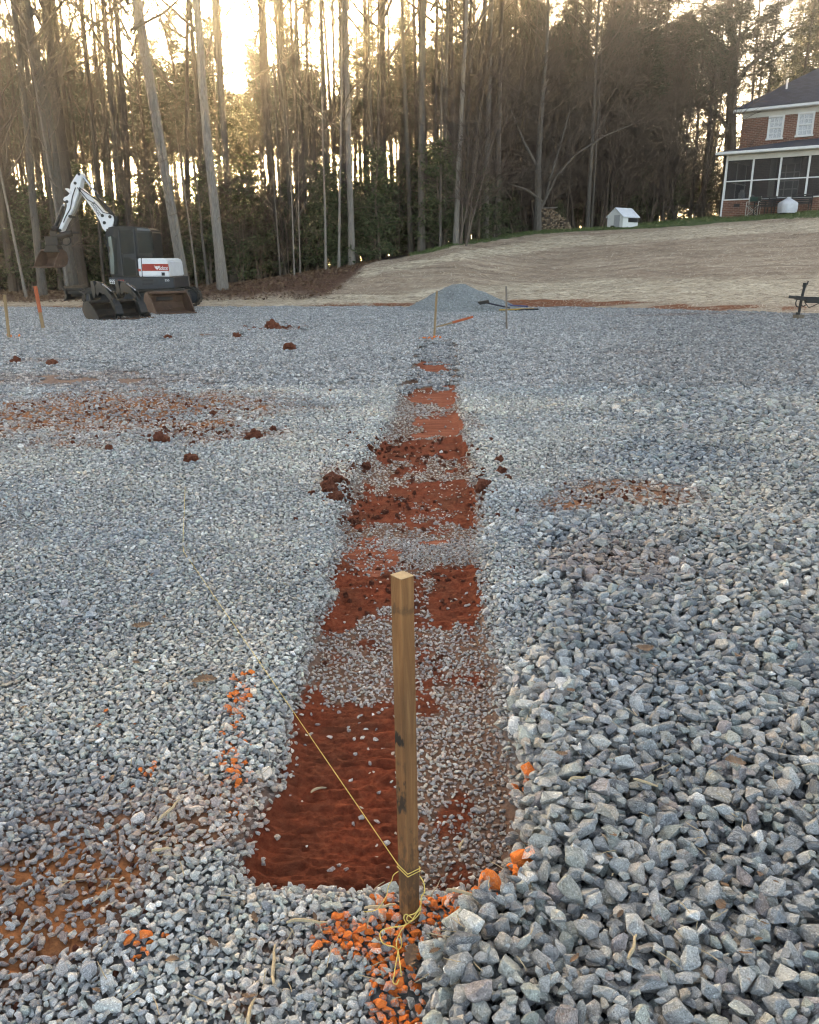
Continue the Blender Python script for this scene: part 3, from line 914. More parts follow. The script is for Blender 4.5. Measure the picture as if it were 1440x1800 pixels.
def evergreen(seed, h=4.5, wide=1.7, n=60):
    r = random.Random(seed); rr = np.random.default_rng(seed)
    sm = MB(); path = stem_path(r, h, .05, 8)
    sm.tube(path, [.06 * (1 - .85 * k / 8) + .005 for k in range(9)], 5, caps=False)
    pos = []
    for k in range(n):
        z = h * (.06 + .94 * r.random() ** .9); f = z / h
        a = r.uniform(0, 6.283); L = wide * (1.05 - .8 * f) * r.uniform(.5, 1.1)
        d = Vector((math.cos(a), math.sin(a), r.uniform(.0, .5)))
        p0 = on_path(path, h, z)
        sm.tube([p0, p0 + d * L * .6, p0 + d * L], [.014, .009, .005], 3, caps=False)
        m = int(16 + 30 * L)
        t = rr.uniform(.25, 1.08, m)[:, None]
        pos.append(np.array(p0) + np.array(d * L) * t + rr.normal(0, .15, (m, 3)) * np.array([1, 1, .5]))
    v, f = leaf_quads(np.concatenate(pos), .15, rr, .45, .15)
    return sm.mesh('stem', True), from_arrays('crown', v, f)

BT = [bare_tree(50 + k, first=7 + k * .5) for k in range(5)]
POLE = [bare_tree(60 + k, 19, 11.5, 10, .05, 2, 3) for k in range(5)]
BRn = [brush(70 + k, 7.5, 4, 2) for k in range(5)]
PN = [pine(90 + k, 17, 10.3) for k in range(5)]
PW_ = [pine(110 + k, 17, 4.5, 3.0, 20, 1.1) for k in range(4)]
EV = [evergreen(130 + k, n=70) for k in range(4)]

def put_tree(name, x, y, h, dia, proto, tm, rz, lean=(0, 0), label=None, cat='tree', group=None, cm=None, z=None):
    e = empty(name, (x, y, (gz(x, y) if z is None else z) - .12), rz, label, cat, group)
    # lean in world axes: about Y tips towards +X
    m = Matrix.Rotation(R(lean[0]), 4, 'Y') @ Matrix.Rotation(R(lean[1]), 4, 'X') @ Matrix.Rotation(rz, 4, 'Z')
    e.rotation_euler = m.to_euler()
    t = bpy.data.objects.new('trunk', proto[0]); COL.objects.link(t); t.parent = e
    H0 = max(v.co.z for v in proto[0].vertices) if proto[0].name not in HCACHE else HCACHE[proto[0].name]
    HCACHE[proto[0].name] = H0
    k = h / H0
    t.scale = (dia, dia, k)
    if len(t.material_slots) == 0: proto[0].materials.append(tm)
    t.material_slots[0].link = 'OBJECT'; t.material_slots[0].material = tm
    for c in proto[1:]:
        if not hasattr(c, 'vertices'): continue
        o = bpy.data.objects.new(c.name.split('.')[0], c); COL.objects.link(o); o.parent = e
        o.scale = (k, k, k)
        if c.name[:5] in ('branc', 'twigs', 'stems', 'crown'): o['kind'] = 'stuff'
    return e
HCACHE = {}
for t in BT: pass
for p in BRn:
    p[0].materials.append(TWIG_R); p[1].materials.append(TWIG_R)
for p in PN + PW_:
    p[1].materials.append(BARK_D); p[2].materials.append(NEEDLE)
for p in EV:
    p[0].materials.append(TWIG); p[1].materials.append(HOLLY)

# trees along the edge of the wood: pixel column at half height, distance, width in pixels, lean in degrees, bark, label
EDGE = [
    (66, 32.5, 14, 0, 'g', 'grey trunk just behind the orange stake at the wood edge'),
    (119, 33.2, 21, -2.2, 'g', 'thick grey trunk rising behind the excavator bucket'),
    (136, 36, 22, 0, 'd', 'broad dark trunk behind the excavator arm'),
    (128, 39, 13, 2, 'd', 'dark trunk crossing behind the broad one near the excavator arm'),
    (14, 36, 13, 0, 'd', 'dark trunk at the very left end of the wood'),
    (150, 41, 7, 0, 'd', 'thin dark trunk above the excavator boom'),
    (229, 36.5, 13, 1, 'd', 'straight dark trunk above the excavator cab'),
    (318, 33.4, 17, -4.0, 'p', 'leaning grey trunk right behind the excavator engine cover'),
    (326, 32.0, 8, -4.4, 'p', 'slim pale trunk leaning beside the grey trunk behind the excavator'),
    (388, 31.6, 18, -1.6, 'p', 'stout pale trunk with ivy-free bark nearest the leaf bank'),
    (326, 39, 9, 5, 'd', 'dark trunk tilting towards the sun left of the stout pale trunk'),
    (407, 36.5, 14, 1.6, 'g', 'upright grey trunk just below and left of the sun'),
    (437, 46, 6, .6, 'd', 'thin dark trunk just to the right of the sun'),
    (494, 40.5, 16, -.8, 'd', 'thick dark trunk standing two trees right of the sun'),
    (511, 45, 10, 0, 'd', 'medium dark trunk beside the thick one right of the sun'),
    (557, 50, 6, 0, 'd', 'thin dark trunk midway between the sun and the tallest pale trunk'),
    (588, 48, 7, 0, 'd', 'thin dark trunk just left of the mottled pale trunk in mid wood'),
    (618, 35.5, 11.5, 0, 'p', 'mottled pale trunk behind the head of the leaf bank'),
    (646, 44, 11, 0, 'd', 'dark trunk next right of the mottled pale trunk'),
    (675, 42, 13, .5, 'd', 'thick dark trunk in the middle of the wood'),
    (692, 50, 6, 0, 'd', 'thin dark trunk right of the thick mid-wood trunk'),
    (722, 38.5, 8.5, -.8, 'g', 'slim grey trunk first of the row above the straw slope'),
    (741, 37.2, 12.5, -.4, 'g', 'thick grey trunk in the row above the straw slope'),
    (759, 39.5, 7.5, 0, 'd', 'narrow dark trunk third in the row above the straw slope'),
    (780, 37.8, 8, .3, 'g', 'grey trunk fourth in the row above the straw slope'),
    (801, 36.6, 9.5, .9, 'p', 'pale straight trunk last in the row at the grass edge'),
    (797, 41, 13, .4, 'd', 'dark trunk close behind the pale trunk at the grass edge'),
    (818, 43, 10.5, 4.5, 'd', 'dark trunk leaning right beyond the pale trunk at the grass edge'),
    (832, 47, 7, 3, 'd', 'thin dark trunk leaning right beyond the grass edge'),
    (1030, 46.6, 7, -.5, 'g', 'grey trunk between the log pile and the white hutch'),
    (1037, 46.8, 3.6, .5, 'g', 'thin stem paired with the grey trunk left of the white hutch'),
    (868, 52, 5, 0, 'g', 'slim stem left of the log pile deep in the wood'),
    (896, 50, 5, 0, 'd', 'thin dark stem just left of the forked tree'),
    (572, 34.4, 4.5, .4, 'p', 'slender pale sapling at the head of the leaf bank'),
    (595, 34.6, 5, 2.2, 'p', 'slender pale sapling leaning right at the head of the leaf bank'),
    (516, 33.4, 3, -.5, 'p', 'spindly sapling growing from the middle of the leaf bank'),
    (526, 33.8, 2.6, 2.4, 'p', 'spindly sapling leaning beside its twin on the leaf bank'),
    (491, 33.6, 3, -1, 'g', 'spindly grey sapling left on the leaf bank'),
    (342, 32.6, 4, -4, 'p', 'pale whip leaning left behind the excavator track'),
    (362, 34, 5.5, -3, 'g', 'grey pole of a tree between excavator and stout pale trunk'),
    (36, 31.6, 5, -5, 'p', 'pale sapling leaning left beside the orange stake'),
    (112, 32.4, 5, -2.5, 'p', 'pale pole of a tree below the excavator bucket'),
    (176, 37, 6, 1, 'g', 'forking grey sapling above the excavator boom elbow'),
]
rt = random.Random(3)
for k, (px, D, wpx, lean, bk, lab) in enumerate(EDGE):
    q = at(px, 440, D)
    dia = wpx * (D * .96) / FOC
    slim = wpx < 7
    h = 21 * rt.uniform(.9, 1.12) if not slim else rt.uniform(9, 14)
    if slim and 330 < px < 540: h *= .55
    put_tree('forest_tree' if not slim else 'sapling', q.x, D, h, dia * 1.0, BT[k % 5], {'g': BARK, 'p': BARK_P, 'd': BARK_D}[bk], rt.uniform(0, 6.28), (lean, rt.uniform(-1, 1)), lab, 'tree', 'trees along the edge of the wood')

# plain dark trunks further in
rq = random.Random(29)
for k in range(104):
    y = rq.uniform(36.5, 52); x = y * rq.uniform(-.57, .11)
    if abs(x + math.tan(SUN_AZ) * y) < .75: continue
    put_tree('inner_tree', x, y, rq.uniform(16, 21), rq.choice((.09, .12, .15, .19, .24, .29)), POLE[k % 5], (BARK_D, BARK_D, BARK)[k % 3], rq.uniform(0, 6.28), (rq.gauss(0, .9), rq.gauss(0, 1)), 'straight slim trunk inside the wood between edge trees and pine stand', 'tree', 'slim trunks inside the wood')
# pine stand behind
rp = random.Random(11)
pines = []
for gy in np.arange(51, 80, 2.45):
    for gx in np.arange(-44, 20, 2.75):
        x = gx + rp.uniform(-1.1, 1.1); y = gy + rp.uniform(-1.1, 1.1)
        if abs(x) > .60 * y + 1: continue
        off = abs(x + math.tan(SUN_AZ) * y)
        pines.append((x, y))
rp.shuffle(pines)
for x, y in pines[:270]:
    h = rp.uniform(12.2, 15.6) + (1.5 if x < -18 else 0) - (1.2 if y < 56 else 0) 
    off = abs(x + math.tan(SUN_AZ) * y)
    h = y * math.tan(R(10.1)) + 1.3 if off < 1.05 else (h + .8 if off < 4 else h - .6)      # the sun shows just above the lower tops
    put_tree('pine_tree', x, y, h, rp.uniform(.20, .33), PN[rp.randrange(5)], BARK_D, rp.uniform(0, 6.28), (rp.gauss(0, .7), rp.gauss(0, .7)),
             'straight dark pine in the stand behind the edge trees', 'pine', 'pines of the stand behind', z=gz(x, y) - .4)
# looser pines and bare trees to the right
for k in range(62):
    y = rp.uniform(54, 82); x = y * rp.uniform(.06, .62)
    put_tree('loose_pine', x, y, rp.uniform(13, 19), rp.uniform(.2, .35), PW_[k % 4], BARK_D, rp.uniform(0, 6.28), (rp.gauss(0, 1.5), 0), 'wide-crowned dark pine behind the brown thicket towards the house', 'pine', 'wide-crowned pines towards the house', z=gz(x, y) - .3)
for k in range(26):
    y = rp.uniform(50, 66); x = y * rp.uniform(.06, .26)
    put_tree('bare_tree', x, y, rp.uniform(13, 19), rp.uniform(.16, .32), BT[k % 5], BARK_D if k % 2 else BARK, rp.uniform(0, 6.28), (rp.gauss(0, 2), 0), 'leafless tree among the brown thicket towards the house', 'tree', 'leafless trees towards the house')
# brown thicket
for k in range(50):
    u = rp.uniform(.075, .31); y = np.interp(u * 43, CX, CY) + rp.uniform(4.5, 13)
    x = u * y
    h = rp.uniform(4.5, 10)
    put_tree('thicket_bush', x, y, h, h / 7.5, BRn[k % 5], TWIG_R, rp.uniform(0, 6.28), (rp.gauss(0, 4), 0), 'brown leafless bush of the thicket between log pile and house', 'bush', 'brown thicket bushes')
for k in range(26):
    u = rp.uniform(-.56, .08); y = rp.uniform(34.5, 44)
    h = rp.uniform(3, 7.5)
    put_tree('leafless_shrub', u * y, y, h, h / 7.5, BRn[k % 5], TWIG, rp.uniform(0, 6.28), (rp.gauss(0, 3), 0), 'leafless understory shrub among the edge trees', 'bush', 'leafless understory shrubs')
for k in range(74):
    u = rp.uniform(-.56, .10); y = rp.uniform(35.4, 45) + max(0, u) * 30
    h = rp.uniform(2.6, 5.6)
    put_tree('evergreen_shrub', u * y, y, h, 1.0, EV[k % 4], TWIG, rp.uniform(0, 6.28), (rp.gauss(0, 3), 0), 'green broadleaf shrub in the understory of the wood', 'shrub', 'evergreen understory shrubs')
for k, (px, D, h) in enumerate(((842, 39.5, 3.2), (868, 41, 2.8), (1115, 50, 3.2), (1180, 50, 2.6), (900, 45, 2.4), (1060, 50, 2.6))):
    q = at(px, 420, D)
    put_tree('evergreen_shrub', q.x, D, h, 1.0, EV[k % 4], TWIG, rp.uniform(0, 6.28), (0, 0), 'low dark evergreen bush behind the top of the grass', 'shrub', 'low evergreen bushes behind the grass')
# undergrowth that closes the wood at the back, one mass
UG = proto_collection('undergrowth_kinds', [p[1] for p in EV] + [p[1] for p in BRn], HOLLY)
ru = np.random.default_rng(17)
n = 800
uy = ru.uniform(44, 92, n); ux = uy * ru.uniform(-.62, .60, n)
uk = ru.integers(0, 9, n)
us = np.where(uk < 4, ru.uniform(.7, 1.25, n), ru.uniform(.45, .95, n)) * np.interp(uy, [44, 60, 92], [.7, .85, 1.35])
us = np.where((ux > 5) & (uy < 52), us * .4, us)
kk = ~((ux > 9) & (uy < 56))
und = scatter('undergrowth', np.stack([ux, uy, terrain(ux, uy) - .1], -1)[kk], uk[kk], np.stack([0 * ux, 0 * ux, ru.random(n) * 6.28], -1)[kk], np.repeat(us[:, None], 3, 1)[kk], UG)
tag(und, 'tangled dark undergrowth deep among the pine trunks', 'undergrowth', kind='stuff')

# forked tree by the log pile, with its long pale limb, and the big oak by the house
def forked():
    q = at(945, 412, 43); r = random.Random(5)
    e = empty('forked_tree', (q.x, 43, gz(q.x, 43) - .1), 0, 'dark forked tree beside the log pile with a long limb reaching right', 'tree', 'trees along the edge of the wood')
    mb = MB()
    mb.tube([(0, 0, 0), (-.03, 0, 1.0), (-.06, 0, 2.0), (-.12, 0, 3.2), (-.05, .2, 5.5), (.1, .3, 9), (.0, .4, 13)], [.22, .18, .17, .15, .12, .08, .03], 9)
    mb.build('trunk', BARK, e, True)
    lm = MB(); tw = MB()
    limbs = [[(.0, -.02, 1.0), (.35, -.1, 1.7), (.75, -.2, 2.6), (1.6, -.3, 3.6), (2.9, -.4, 4.4), (4.2, -.5, 4.9)], [(.3, -.1, 1.6), (.5, -.1, 2.6), (.9, 0, 4.0), (1.3, .1, 5.6)], [(-.1, 0, 3.0), (-.9, -.2, 4.2), (-1.6, -.3, 5.6)], [(.3, 0, 1.4), (-.6, -.3, 2.0), (-1.6, -.5, 2.3)]]
    for L in limbs:
        lm.tube(L, [.075 * (1 - .8 * k / len(L)) for k in range(len(L))], 6)
        for p in L[1:]:
            for _ in range(4):
                limb(tw, r, Vector(p), Vector((r.gauss(.2, 1), r.gauss(0, 1), r.uniform(0, 1))), r.uniform(.8, 2.2), .018, 2, .3, 3, (3, 5), .006)
    for z in np.arange(3.5, 12.5, .45):
        limb(tw, r, Vector((-.03, .2, z)), Vector((r.gauss(0, 1), r.gauss(0, 1), .6)), r.uniform(1.5, 3.5), .03, 2, .3, 3, (4, 6), .006)
    lm.build('limb', BARK, e, True)
    o = mobj('twigs', from_arrays('twigs', tw.v, np.array(tw.f)), TWIG, e); o['kind'] = 'stuff'
forked()
def oak():
    Y = 57.0; q = at(1287, 250, Y); r = random.Random(15)
    z0 = gz(q.x, Y)
    e = empty('oak_tree', (q.x, Y, z0 - .2), 0, 'big spreading leafless oak behind the corner of the brick house', 'tree')
    def L(pts): return [Vector((at(px, py, Y).x - q.x, dy, at(px, py, Y).z - z0)) for px, py, dy in pts]
    mb = MB()
    tp = [Vector((.25, 0, 0))] + L([(1285, 233, 0), (1287, 170, 0), (1290, 96, 0), (1291, 50, 0), (1286, 10, .3)]) + [Vector((-.6, .6, 19)), Vector((-.4, 1, 23))]
    mb.tube(tp, [.48, .34, .31, .27, .17, .14, .09, .03], 10)
    mb.build('trunk', BARK, e, True)
    lm = MB(); tw = MB()
    limbs = [(L([(1287, 105, 0), (1270, 90, -.5), (1245, 65, -1), (1222, 55, -1.5), (1195, 35, -2)]), .16), (L([(1284, 230, 0), (1260, 205, -.8), (1230, 190, -1.2), (1195, 184, -1.6), (1150, 195, -2), (1110, 210, -2)]), .13),
             (L([(1284, 180, 0), (1278, 140, -.5), (1258, 122, -1), (1235, 105, -1.2), (1205, 95, -1.5), (1170, 90, -2)]), .14), (L([(1290, 90, 0), (1300, 60, .2), (1320, 40, .5), (1350, 20, 1)]), .13),
             (L([(1290, 150, 0), (1320, 110, .5), (1360, 75, 1), (1405, 35, 1.5), (1450, 20, 2)]), .15), (L([(1291, 55, 0), (1275, 30, 0), (1250, 12, 0), (1235, 0, 0)]), .12), (L([(1291, 50, 0), (1297, 20, 0), (1296, -40, 0)]), .13)]
    for P, rad in limbs:
        lm.tube(P, [rad * (1 - .8 * k / len(P)) for k in range(len(P))], 6)
        for p in P[1:]:
            for _ in range(5):
                limb(tw, r, p, Vector((r.gauss(0, 1), r.gauss(0, 1), r.uniform(-.1, 1))), r.uniform(1.2, 3.2), .03, 3, .3, 3, (3, 5), .007)
    lm.build('limb', BARK, e, True)
    o = mobj('twigs', from_arrays('twigs', tw.v, np.array(tw.f)), TWIG, e); o['kind'] = 'stuff'
oak()

# ------------------------------------------------------------------ brick house
def brick_mat():
    t = NT('red_brick')
    tc = t.coord('Object')
    br = t.n('ShaderNodeTexBrick')
    mp = t.n('ShaderNodeMapping'); mp.inputs['Rotation'].default_value = (R(-90), 0, 0)
    t.l(tc, mp.inputs[0]); t.l(mp.outputs[0], br.inputs['Vector'])
    br.inputs['Scale'].default_value = 1.0; br.inputs['Brick Width'].default_value = .24; br.inputs['Row Height'].default_value = .088; br.inputs['Mortar Size'].default_value = .012
    br.inputs['Color1'].default_value = (.20, .062, .035, 1); br.inputs['Color2'].default_value = (.12, .036, .024, 1); br.inputs['Mortar'].default_value = (.26, .19, .15, 1)
    n = t.noise(tc, 3, 4, .6)
    c = t.mix(.8, br.outputs['Color'], t.ramp(n, [(.3, .7), (.7, 1.25)]), 'MULTIPLY')
    t.base(c); t.rough(.9); t.bump(br.outputs['Fac'], -.4, .01)
    return t.m
def shingle_mat(name, c):
    t = NT(name); tc = t.coord('Object')
    br = t.n('ShaderNodeTexBrick'); t.l(tc, br.inputs['Vector'])
    br.inputs['Scale'].default_value = 1; br.inputs['Brick Width'].default_value = .3; br.inputs['Row Height'].default_value = .14; br.inputs['Mortar Size'].default_value = .006
    br.inputs['Color1'].default_value = (*c, 1); br.inputs['Color2'].default_value = (*[x * .6 for x in c], 1); br.inputs['Mortar'].default_value = (*[x * .3 for x in c], 1)
    n = t.noise(tc, 30, 4, .7)
    t.base(t.mix(.7, br.outputs['Color'], t.ramp(n, [(.3, .6), (.7, 1.3)]), 'MULTIPLY')); t.rough(.9)
    return t.m
BRICK = brick_mat()
SHING = shingle_mat('roof_shingle', (.05, .056, .078))
WHITE = simple('white_paint', (.72, .72, .70), (.62, .62, .60), 3, .5)
CREAM = simple('cream_trim', (.62, .60, .54), (.52, .50, .45), 3, .6)
DARK = simple('dark_interior', (.035, .036, .04), (.02, .02, .024), 2, .8)
BLACKM = simple('black_metal', (.022, .022, .024), (.012, .012, .013), 10, .5, .3)
def glass_mat(name, c, rough=.05, spec=.5):
    t = NT(name); t.base(c); t.rough(rough); t.b.inputs['Specular IOR Level'].default_value = spec
    return t.m
PANE = glass_mat('window_glass', (.10, .11, .12), .08, 1.0)
def curtain_mat():
    t = NT('lace_curtain')
    n = t.noise(t.coord('Object', (6, 6, 6)), 3.0, 5, .7, 1.0)
    t.base(t.ramp(n, [(.35, (.25, .26, .27)), (.6, (.62, .64, .65))])); t.rough(.6)
    return t.m
LACE = curtain_mat()
def screen_mat():
    t = NT('insect_screen')
    t.base((.02, .022, .028)); t.rough(.6)
    tr = t.n('ShaderNodeBsdfTransparent'); mx = t.n('ShaderNodeMixShader'); mx.inputs[0].default_value = .5
    t.l(tr.outputs[0], mx.inputs[1]); t.l(t.b.outputs[0], mx.inputs[2]); t.l(mx.outputs[0], t.out.inputs[0])
    return t.m
SCREEN = screen_mat()

HA = R(38)
hp = at(1268, 381, 46)
HZ = hp.z
house = empty('brick_house', (hp.x, 46, HZ), -HA, 'two-storey red brick house with hipped shingle roof and screened porch', 'house')
def hl(px, py, v):
    """pixel -> (u, z) in the house plane that lies v metres behind the porch front"""
    d = ray(px, py)
    ux, uy = math.cos(HA), -math.sin(HA); vx, vy_ = math.sin(HA), math.cos(HA)
    t = ((hp.x + vx * v) * vx + (46 + vy_ * v) * vy_) / (d.x * vx + d.y * vy_)
    P = Vector((0, 0, CAM_H)) + d * t
    return ((P.x - hp.x) * ux + (P.y - 46) * uy, P.z - HZ)
PW2 = 1.335         # porch bay
NB = 6
zs, zt = hl(1269, 353, 0)[1], hl(1274, 283.3, 0)[1]
zm = hl(1272, 319.5, 0)[1]
PL = PW2 * NB
PD = 3.4
VU = PD + .0        # wall plane of the upper storey
MB().box((PL / 2, .12, zs / 2 - .35), (PL, .24, zs + .7)).build('porch_wall', BRICK, house)
MB().box((.12, PD / 2 + .12, zs / 2 - .35), (.24, PD - .25, zs + .7)).build('porch_side_wall', BRICK, house)
MB().box((PL / 2, PD / 2 + .12, zs - .12), (PL - .3, PD - .26, .08)).build('porch_floor', simple('porch_boards', (.15, .13, .11), rough=.8), house)
MB().box((PL / 2 + .0, .10, zs + .03), (PL + .12, .30, .06)).build('sill', WHITE, house, bevel=.005)
for k in range(NB + 1):
    MB().box((k * PW2, .06, (zs + zt) / 2 + .03), (.085, .085, zt - zs - .06)).build('porch_post', WHITE, house)
for k in range(1, 3):
    MB().box((0.045, k * PD / 2.2, (zs + zt) / 2 + .03), (.085, .085, zt - zs - .06)).build('porch_post', WHITE, house)
for k in range(NB):
    a, b = k * PW2 + .045, (k + 1) * PW2 - .045
    MB().box(((a + b) / 2, .06, zm), (b - a, .05, .055)).build('rail', WHITE, house)
    for z0, z1 in ((zs + .06, zm - .028), (zm + .028, zt)):
        MB().box(((a + b) / 2, .075, (z0 + z1) / 2), (b - a, .006, z1 - z0)).build('screen_panel', SCREEN, house)
MB().box((.045, PD / 2, zm), (.05, PD - .1, .055)).build('rail', WHITE, house)
MB().box((.062, PD / 2, (zs + zt) / 2), (.006, PD - .1, zt - zs)).build('screen_panel', SCREEN, house)
MB().box((PL / 2, .05, zt + .14), (PL + .1, .14, .28)).build('beam', CREAM, house)
MB().box((.05, PD / 2 + .1, zt + .14), (.14, PD - .1, .28)).build('beam', CREAM, house)
g0 = hl(1258, 276, -.42)[0]
gu = MB(); gu.beam((g0, -.44, zt + .33), (PL + .4, -.44, zt + .33), .13, .13); gu.build('gutter', WHITE, house, bevel=.02)
ub = VU
zr = hl(1297, 266.7, VU)[1]
u1, zr = hl(1400, 246, VU)
ru_ = MB()
ru_.add([(g0, -.45, zt + .40), (PL + .4, -.45, zt + .40), (PL + .4, ub, zr), (u1, ub, zr), (g0, ub, zt + .40), (g0, -.45, zt + .30), (PL + .4, -.45, zt + .30), (PL + .4, ub, zt + .30), (g0, ub, zt + .30)],
        [(0, 1, 2, 3), (0, 3, 4), (0, 5, 6, 1), (0, 4, 8, 5), (5, 8, 7, 6)])
ru_.build('porch_roof', SHING, house)
MB().box((PL / 2, -.2, zt + .27), (PL + .6, .46, .03)).build('soffit', CREAM, house)
dp = MB(); dp.tube([(.02, -.03, zt + .3), (.0, -.03, zt), (-.03, -.03, .0)], .045, 8); dp.build('downpipe', WHITE, house, True)
# upper storey
u0, _ = hl(1303, 230, VU)
ze = hl(1303, 200, VU)[1]
UW, UD = 11.0, 8.0
MB().box((u0 + UW / 2, VU + UD / 2, ze / 2 - .3), (UW, UD, ze + .6)).build('wall', BRICK, house)
ue, zE = hl(1290, 194, VU - .45)
mg = MB(); mg.beam((ue, VU - .46, zE - .06), (u0 + UW + .5, VU - .46, zE - .06), .14, .14); mg.build('gutter', WHITE, house, bevel=.02)
MB().box((u0 + UW / 2, VU - .03, ze - .13), (UW + .04, .05, .28)).build('frieze', CREAM, house)
MB().box((u0 + UW / 2, VU - .2, zE - .13), (UW + .8, .5, .03)).build('soffit', CREAM, house)
hr = MB()
a0, b0, a1, b1 = ue - .02, VU - .53, u0 + UW + .55, VU + UD + .5
rise, hip = 2.9, 4.3
hr.add([(a0, b0, zE + .02), (a1, b0, zE + .02), (a1, b1, zE + .02), (a0, b1, zE + .02), (a0 + hip, (b0 + b1) / 2, zE + rise), (a1 - hip, (b0 + b1) / 2, zE + rise)], [(0, 1, 5, 4), (1, 2, 5), (2, 3, 4, 5), (3, 0, 4), (3, 2, 1, 0)])
roof = hr.build('roof', SHING, house)
tv = MB(); tv.tube([(a0 + 2.2, b0 + 1.6, zE + 1.0), (a0 + 2.2, b0 + 1.6, zE + 1.5)], .05, 8); tv.build('vent_pipe', WHITE, roof)
def window(c0, c1, c2, c3):
    pts = [hl(*c, VU) for c in (c0, c1, c2, c3)]
    ua = (pts[0][0] + pts[3][0]) / 2; ub_ = (pts[1][0] + pts[2][0]) / 2
    zb = (pts[2][1] + pts[3][1]) / 2; zt_ = (pts[0][1] + pts[1][1]) / 2
    wi, he = ub_ - ua, zt_ - zb
    f = MB()
    fw = .09
    f.box(((ua + ub_) / 2, VU - .03, zt_ - fw / 2), (wi, .09, fw)); f.box(((ua + ub_) / 2, VU - .03, zb + fw / 2), (wi + .08, .12, fw))
    f.box((ua + fw / 2, VU - .03, (zb + zt_) / 2), (fw, .09, he - 2 * fw)); f.box((ub_ - fw / 2, VU - .03, (zb + zt_) / 2), (fw, .09, he - 2 * fw))
    w_ = f.build('window', WHITE, house)
    MB().box(((ua + ub_) / 2, VU - .035, (zb + zt_) / 2), (wi - 2 * fw, .06, .055)).build('sash', WHITE, w_)
    for half in (0, 1):
        z0 = zb + fw + half * (he / 2 - fw + .03); z1 = z0 + he / 2 - fw - .03
        for i in range(3):
            for j in range(2):
                pw, ph = (wi - 2 * fw) / 3, (z1 - z0) / 2
                MB().box((ua + fw + pw * (i + .5), VU - .008, z0 + ph * (j + .5)), (pw - .028, .012, ph - .028)).build('pane', LACE, w_)
    MB().box(((ua + ub_) / 2, VU - .004, (zb + zt_) / 2), (wi - 2 * fw + .01, .016, he - 2 * fw + .01)).build('muntin_grid', WHITE, w_)
window((1352.5, 204), (1380.6, 201.7), (1375, 245), (1347.7, 247))
window((1404, 198), (1434, 195.4), (1428.5, 239), (1399, 242))
# porch back wall things seen through the screens
ud0, zd0 = hl(1367, 345, PD - .1); ud1, zd1 = hl(1408, 290, PD - .1)
MB().box(((ud0 + ud1) / 2, PD - .04, zs + 1.1), (ud1 - ud0, .06, 2.2)).build('door_frame', WHITE, house)
for k in range(2):
    uc = ud0 + (ud1 - ud0) * (.28 + .44 * k)
    d = MB().box((uc, PD - .085, zs + 1.05), ((ud1 - ud0) * .40, .05, 2.0)).build('door', WHITE, house)
    for i in range(2):
        for j in range(4):
            MB().box((uc - .14 + .28 * i, PD - .115, zs + .45 + .42 * j), (.22, .02, .36)).build('pane', PANE, d)
us_ = hl(1356, 320, PD - .1)[0]
MB().box((us_, PD - .03, zs + 1.2), (.32, .05, 2.2)).build('shutter', CREAM, house)
vt = hl(1295, 361, -.01)
MB().box((vt[0], -.006, vt[1]), (.30, .02, .16)).build('vent', BLACKM, house)
def tank(px, py, lab, h=.45, rad=.15):
    u, z = hl(px, py, .55)
    e = empty('gas_cylinder', (0, 0, 0), 0, lab, 'cylinder')
    P = house.matrix_world
    m = Matrix.Translation((hp.x, 46, HZ)) @ Matrix.Rotation(-HA, 4, 'Z')
    e.location = m @ Vector((u, .6, zs - .08))
    mb = MB(); mb.tube([(0, 0, 0), (0, 0, .04), (0, 0, h * .72), (0, 0, h * .85)], [rad * .8, rad, rad, rad * .5], 16); mb.build('body', WHITE, e, True)
    mc = MB(); mc.tube([(0, 0, h * .85), (0, 0, h)], [rad * .6, rad * .6], 12); mc.build('collar', WHITE, e, True)
tank(1303, 345, 'white gas cylinder on the porch behind the first screen', .62, .17)
tank(1321.5, 348, 'small white round tub low behind the second porch screen', .34, .17)

# furniture in front of the porch
def hw(u, v, z=0.0):
    m = Matrix.Translation((hp.x, 46, HZ)) @ Matrix.Rotation(-HA, 4, 'Z')
    p = m @ Vector((u, v, 0)); return Vector((p.x, p.y, gz(p.x, p.y) + z))
GREEN = simple('green_canvas', (.02, .06, .045), rough=.8)
ALU = simple('pale_metal_tube', (.55, .53, .48), rough=.5, metal=.3)
def dchair():
    u = hl(1324, 375, -.5)[0]
    e = empty('folding_chair', hw(u, -.6), -HA, 'folding chair with green canvas back on the grass by the porch', 'chair')
    f = MB()
    for y in (-.2, .2):
        f.tube([(-.28, y, 0), (.28, y, .5)], .014, 6); f.tube([(.28, y, 0), (-.28, y, .5)], .014, 6)
    for x in (-.29, .29):
        f.tube([(x, .2, 0), (x, .22, .95)], .014, 6); f.tube([(x, -.2, 0), (x, -.2, .68)], .014, 6); f.tube([(x, -.2, .68), (x, .22, .70)], .018, 6)
    f.build('frame', ALU, e, True)
    MB().box((0, 0, .5), (.56, .4, .02)).build('seat', GREEN, e)
    MB().box((0, .22, .83), (.58, .02, .22)).build('backrest', GREEN, e)
dchair()
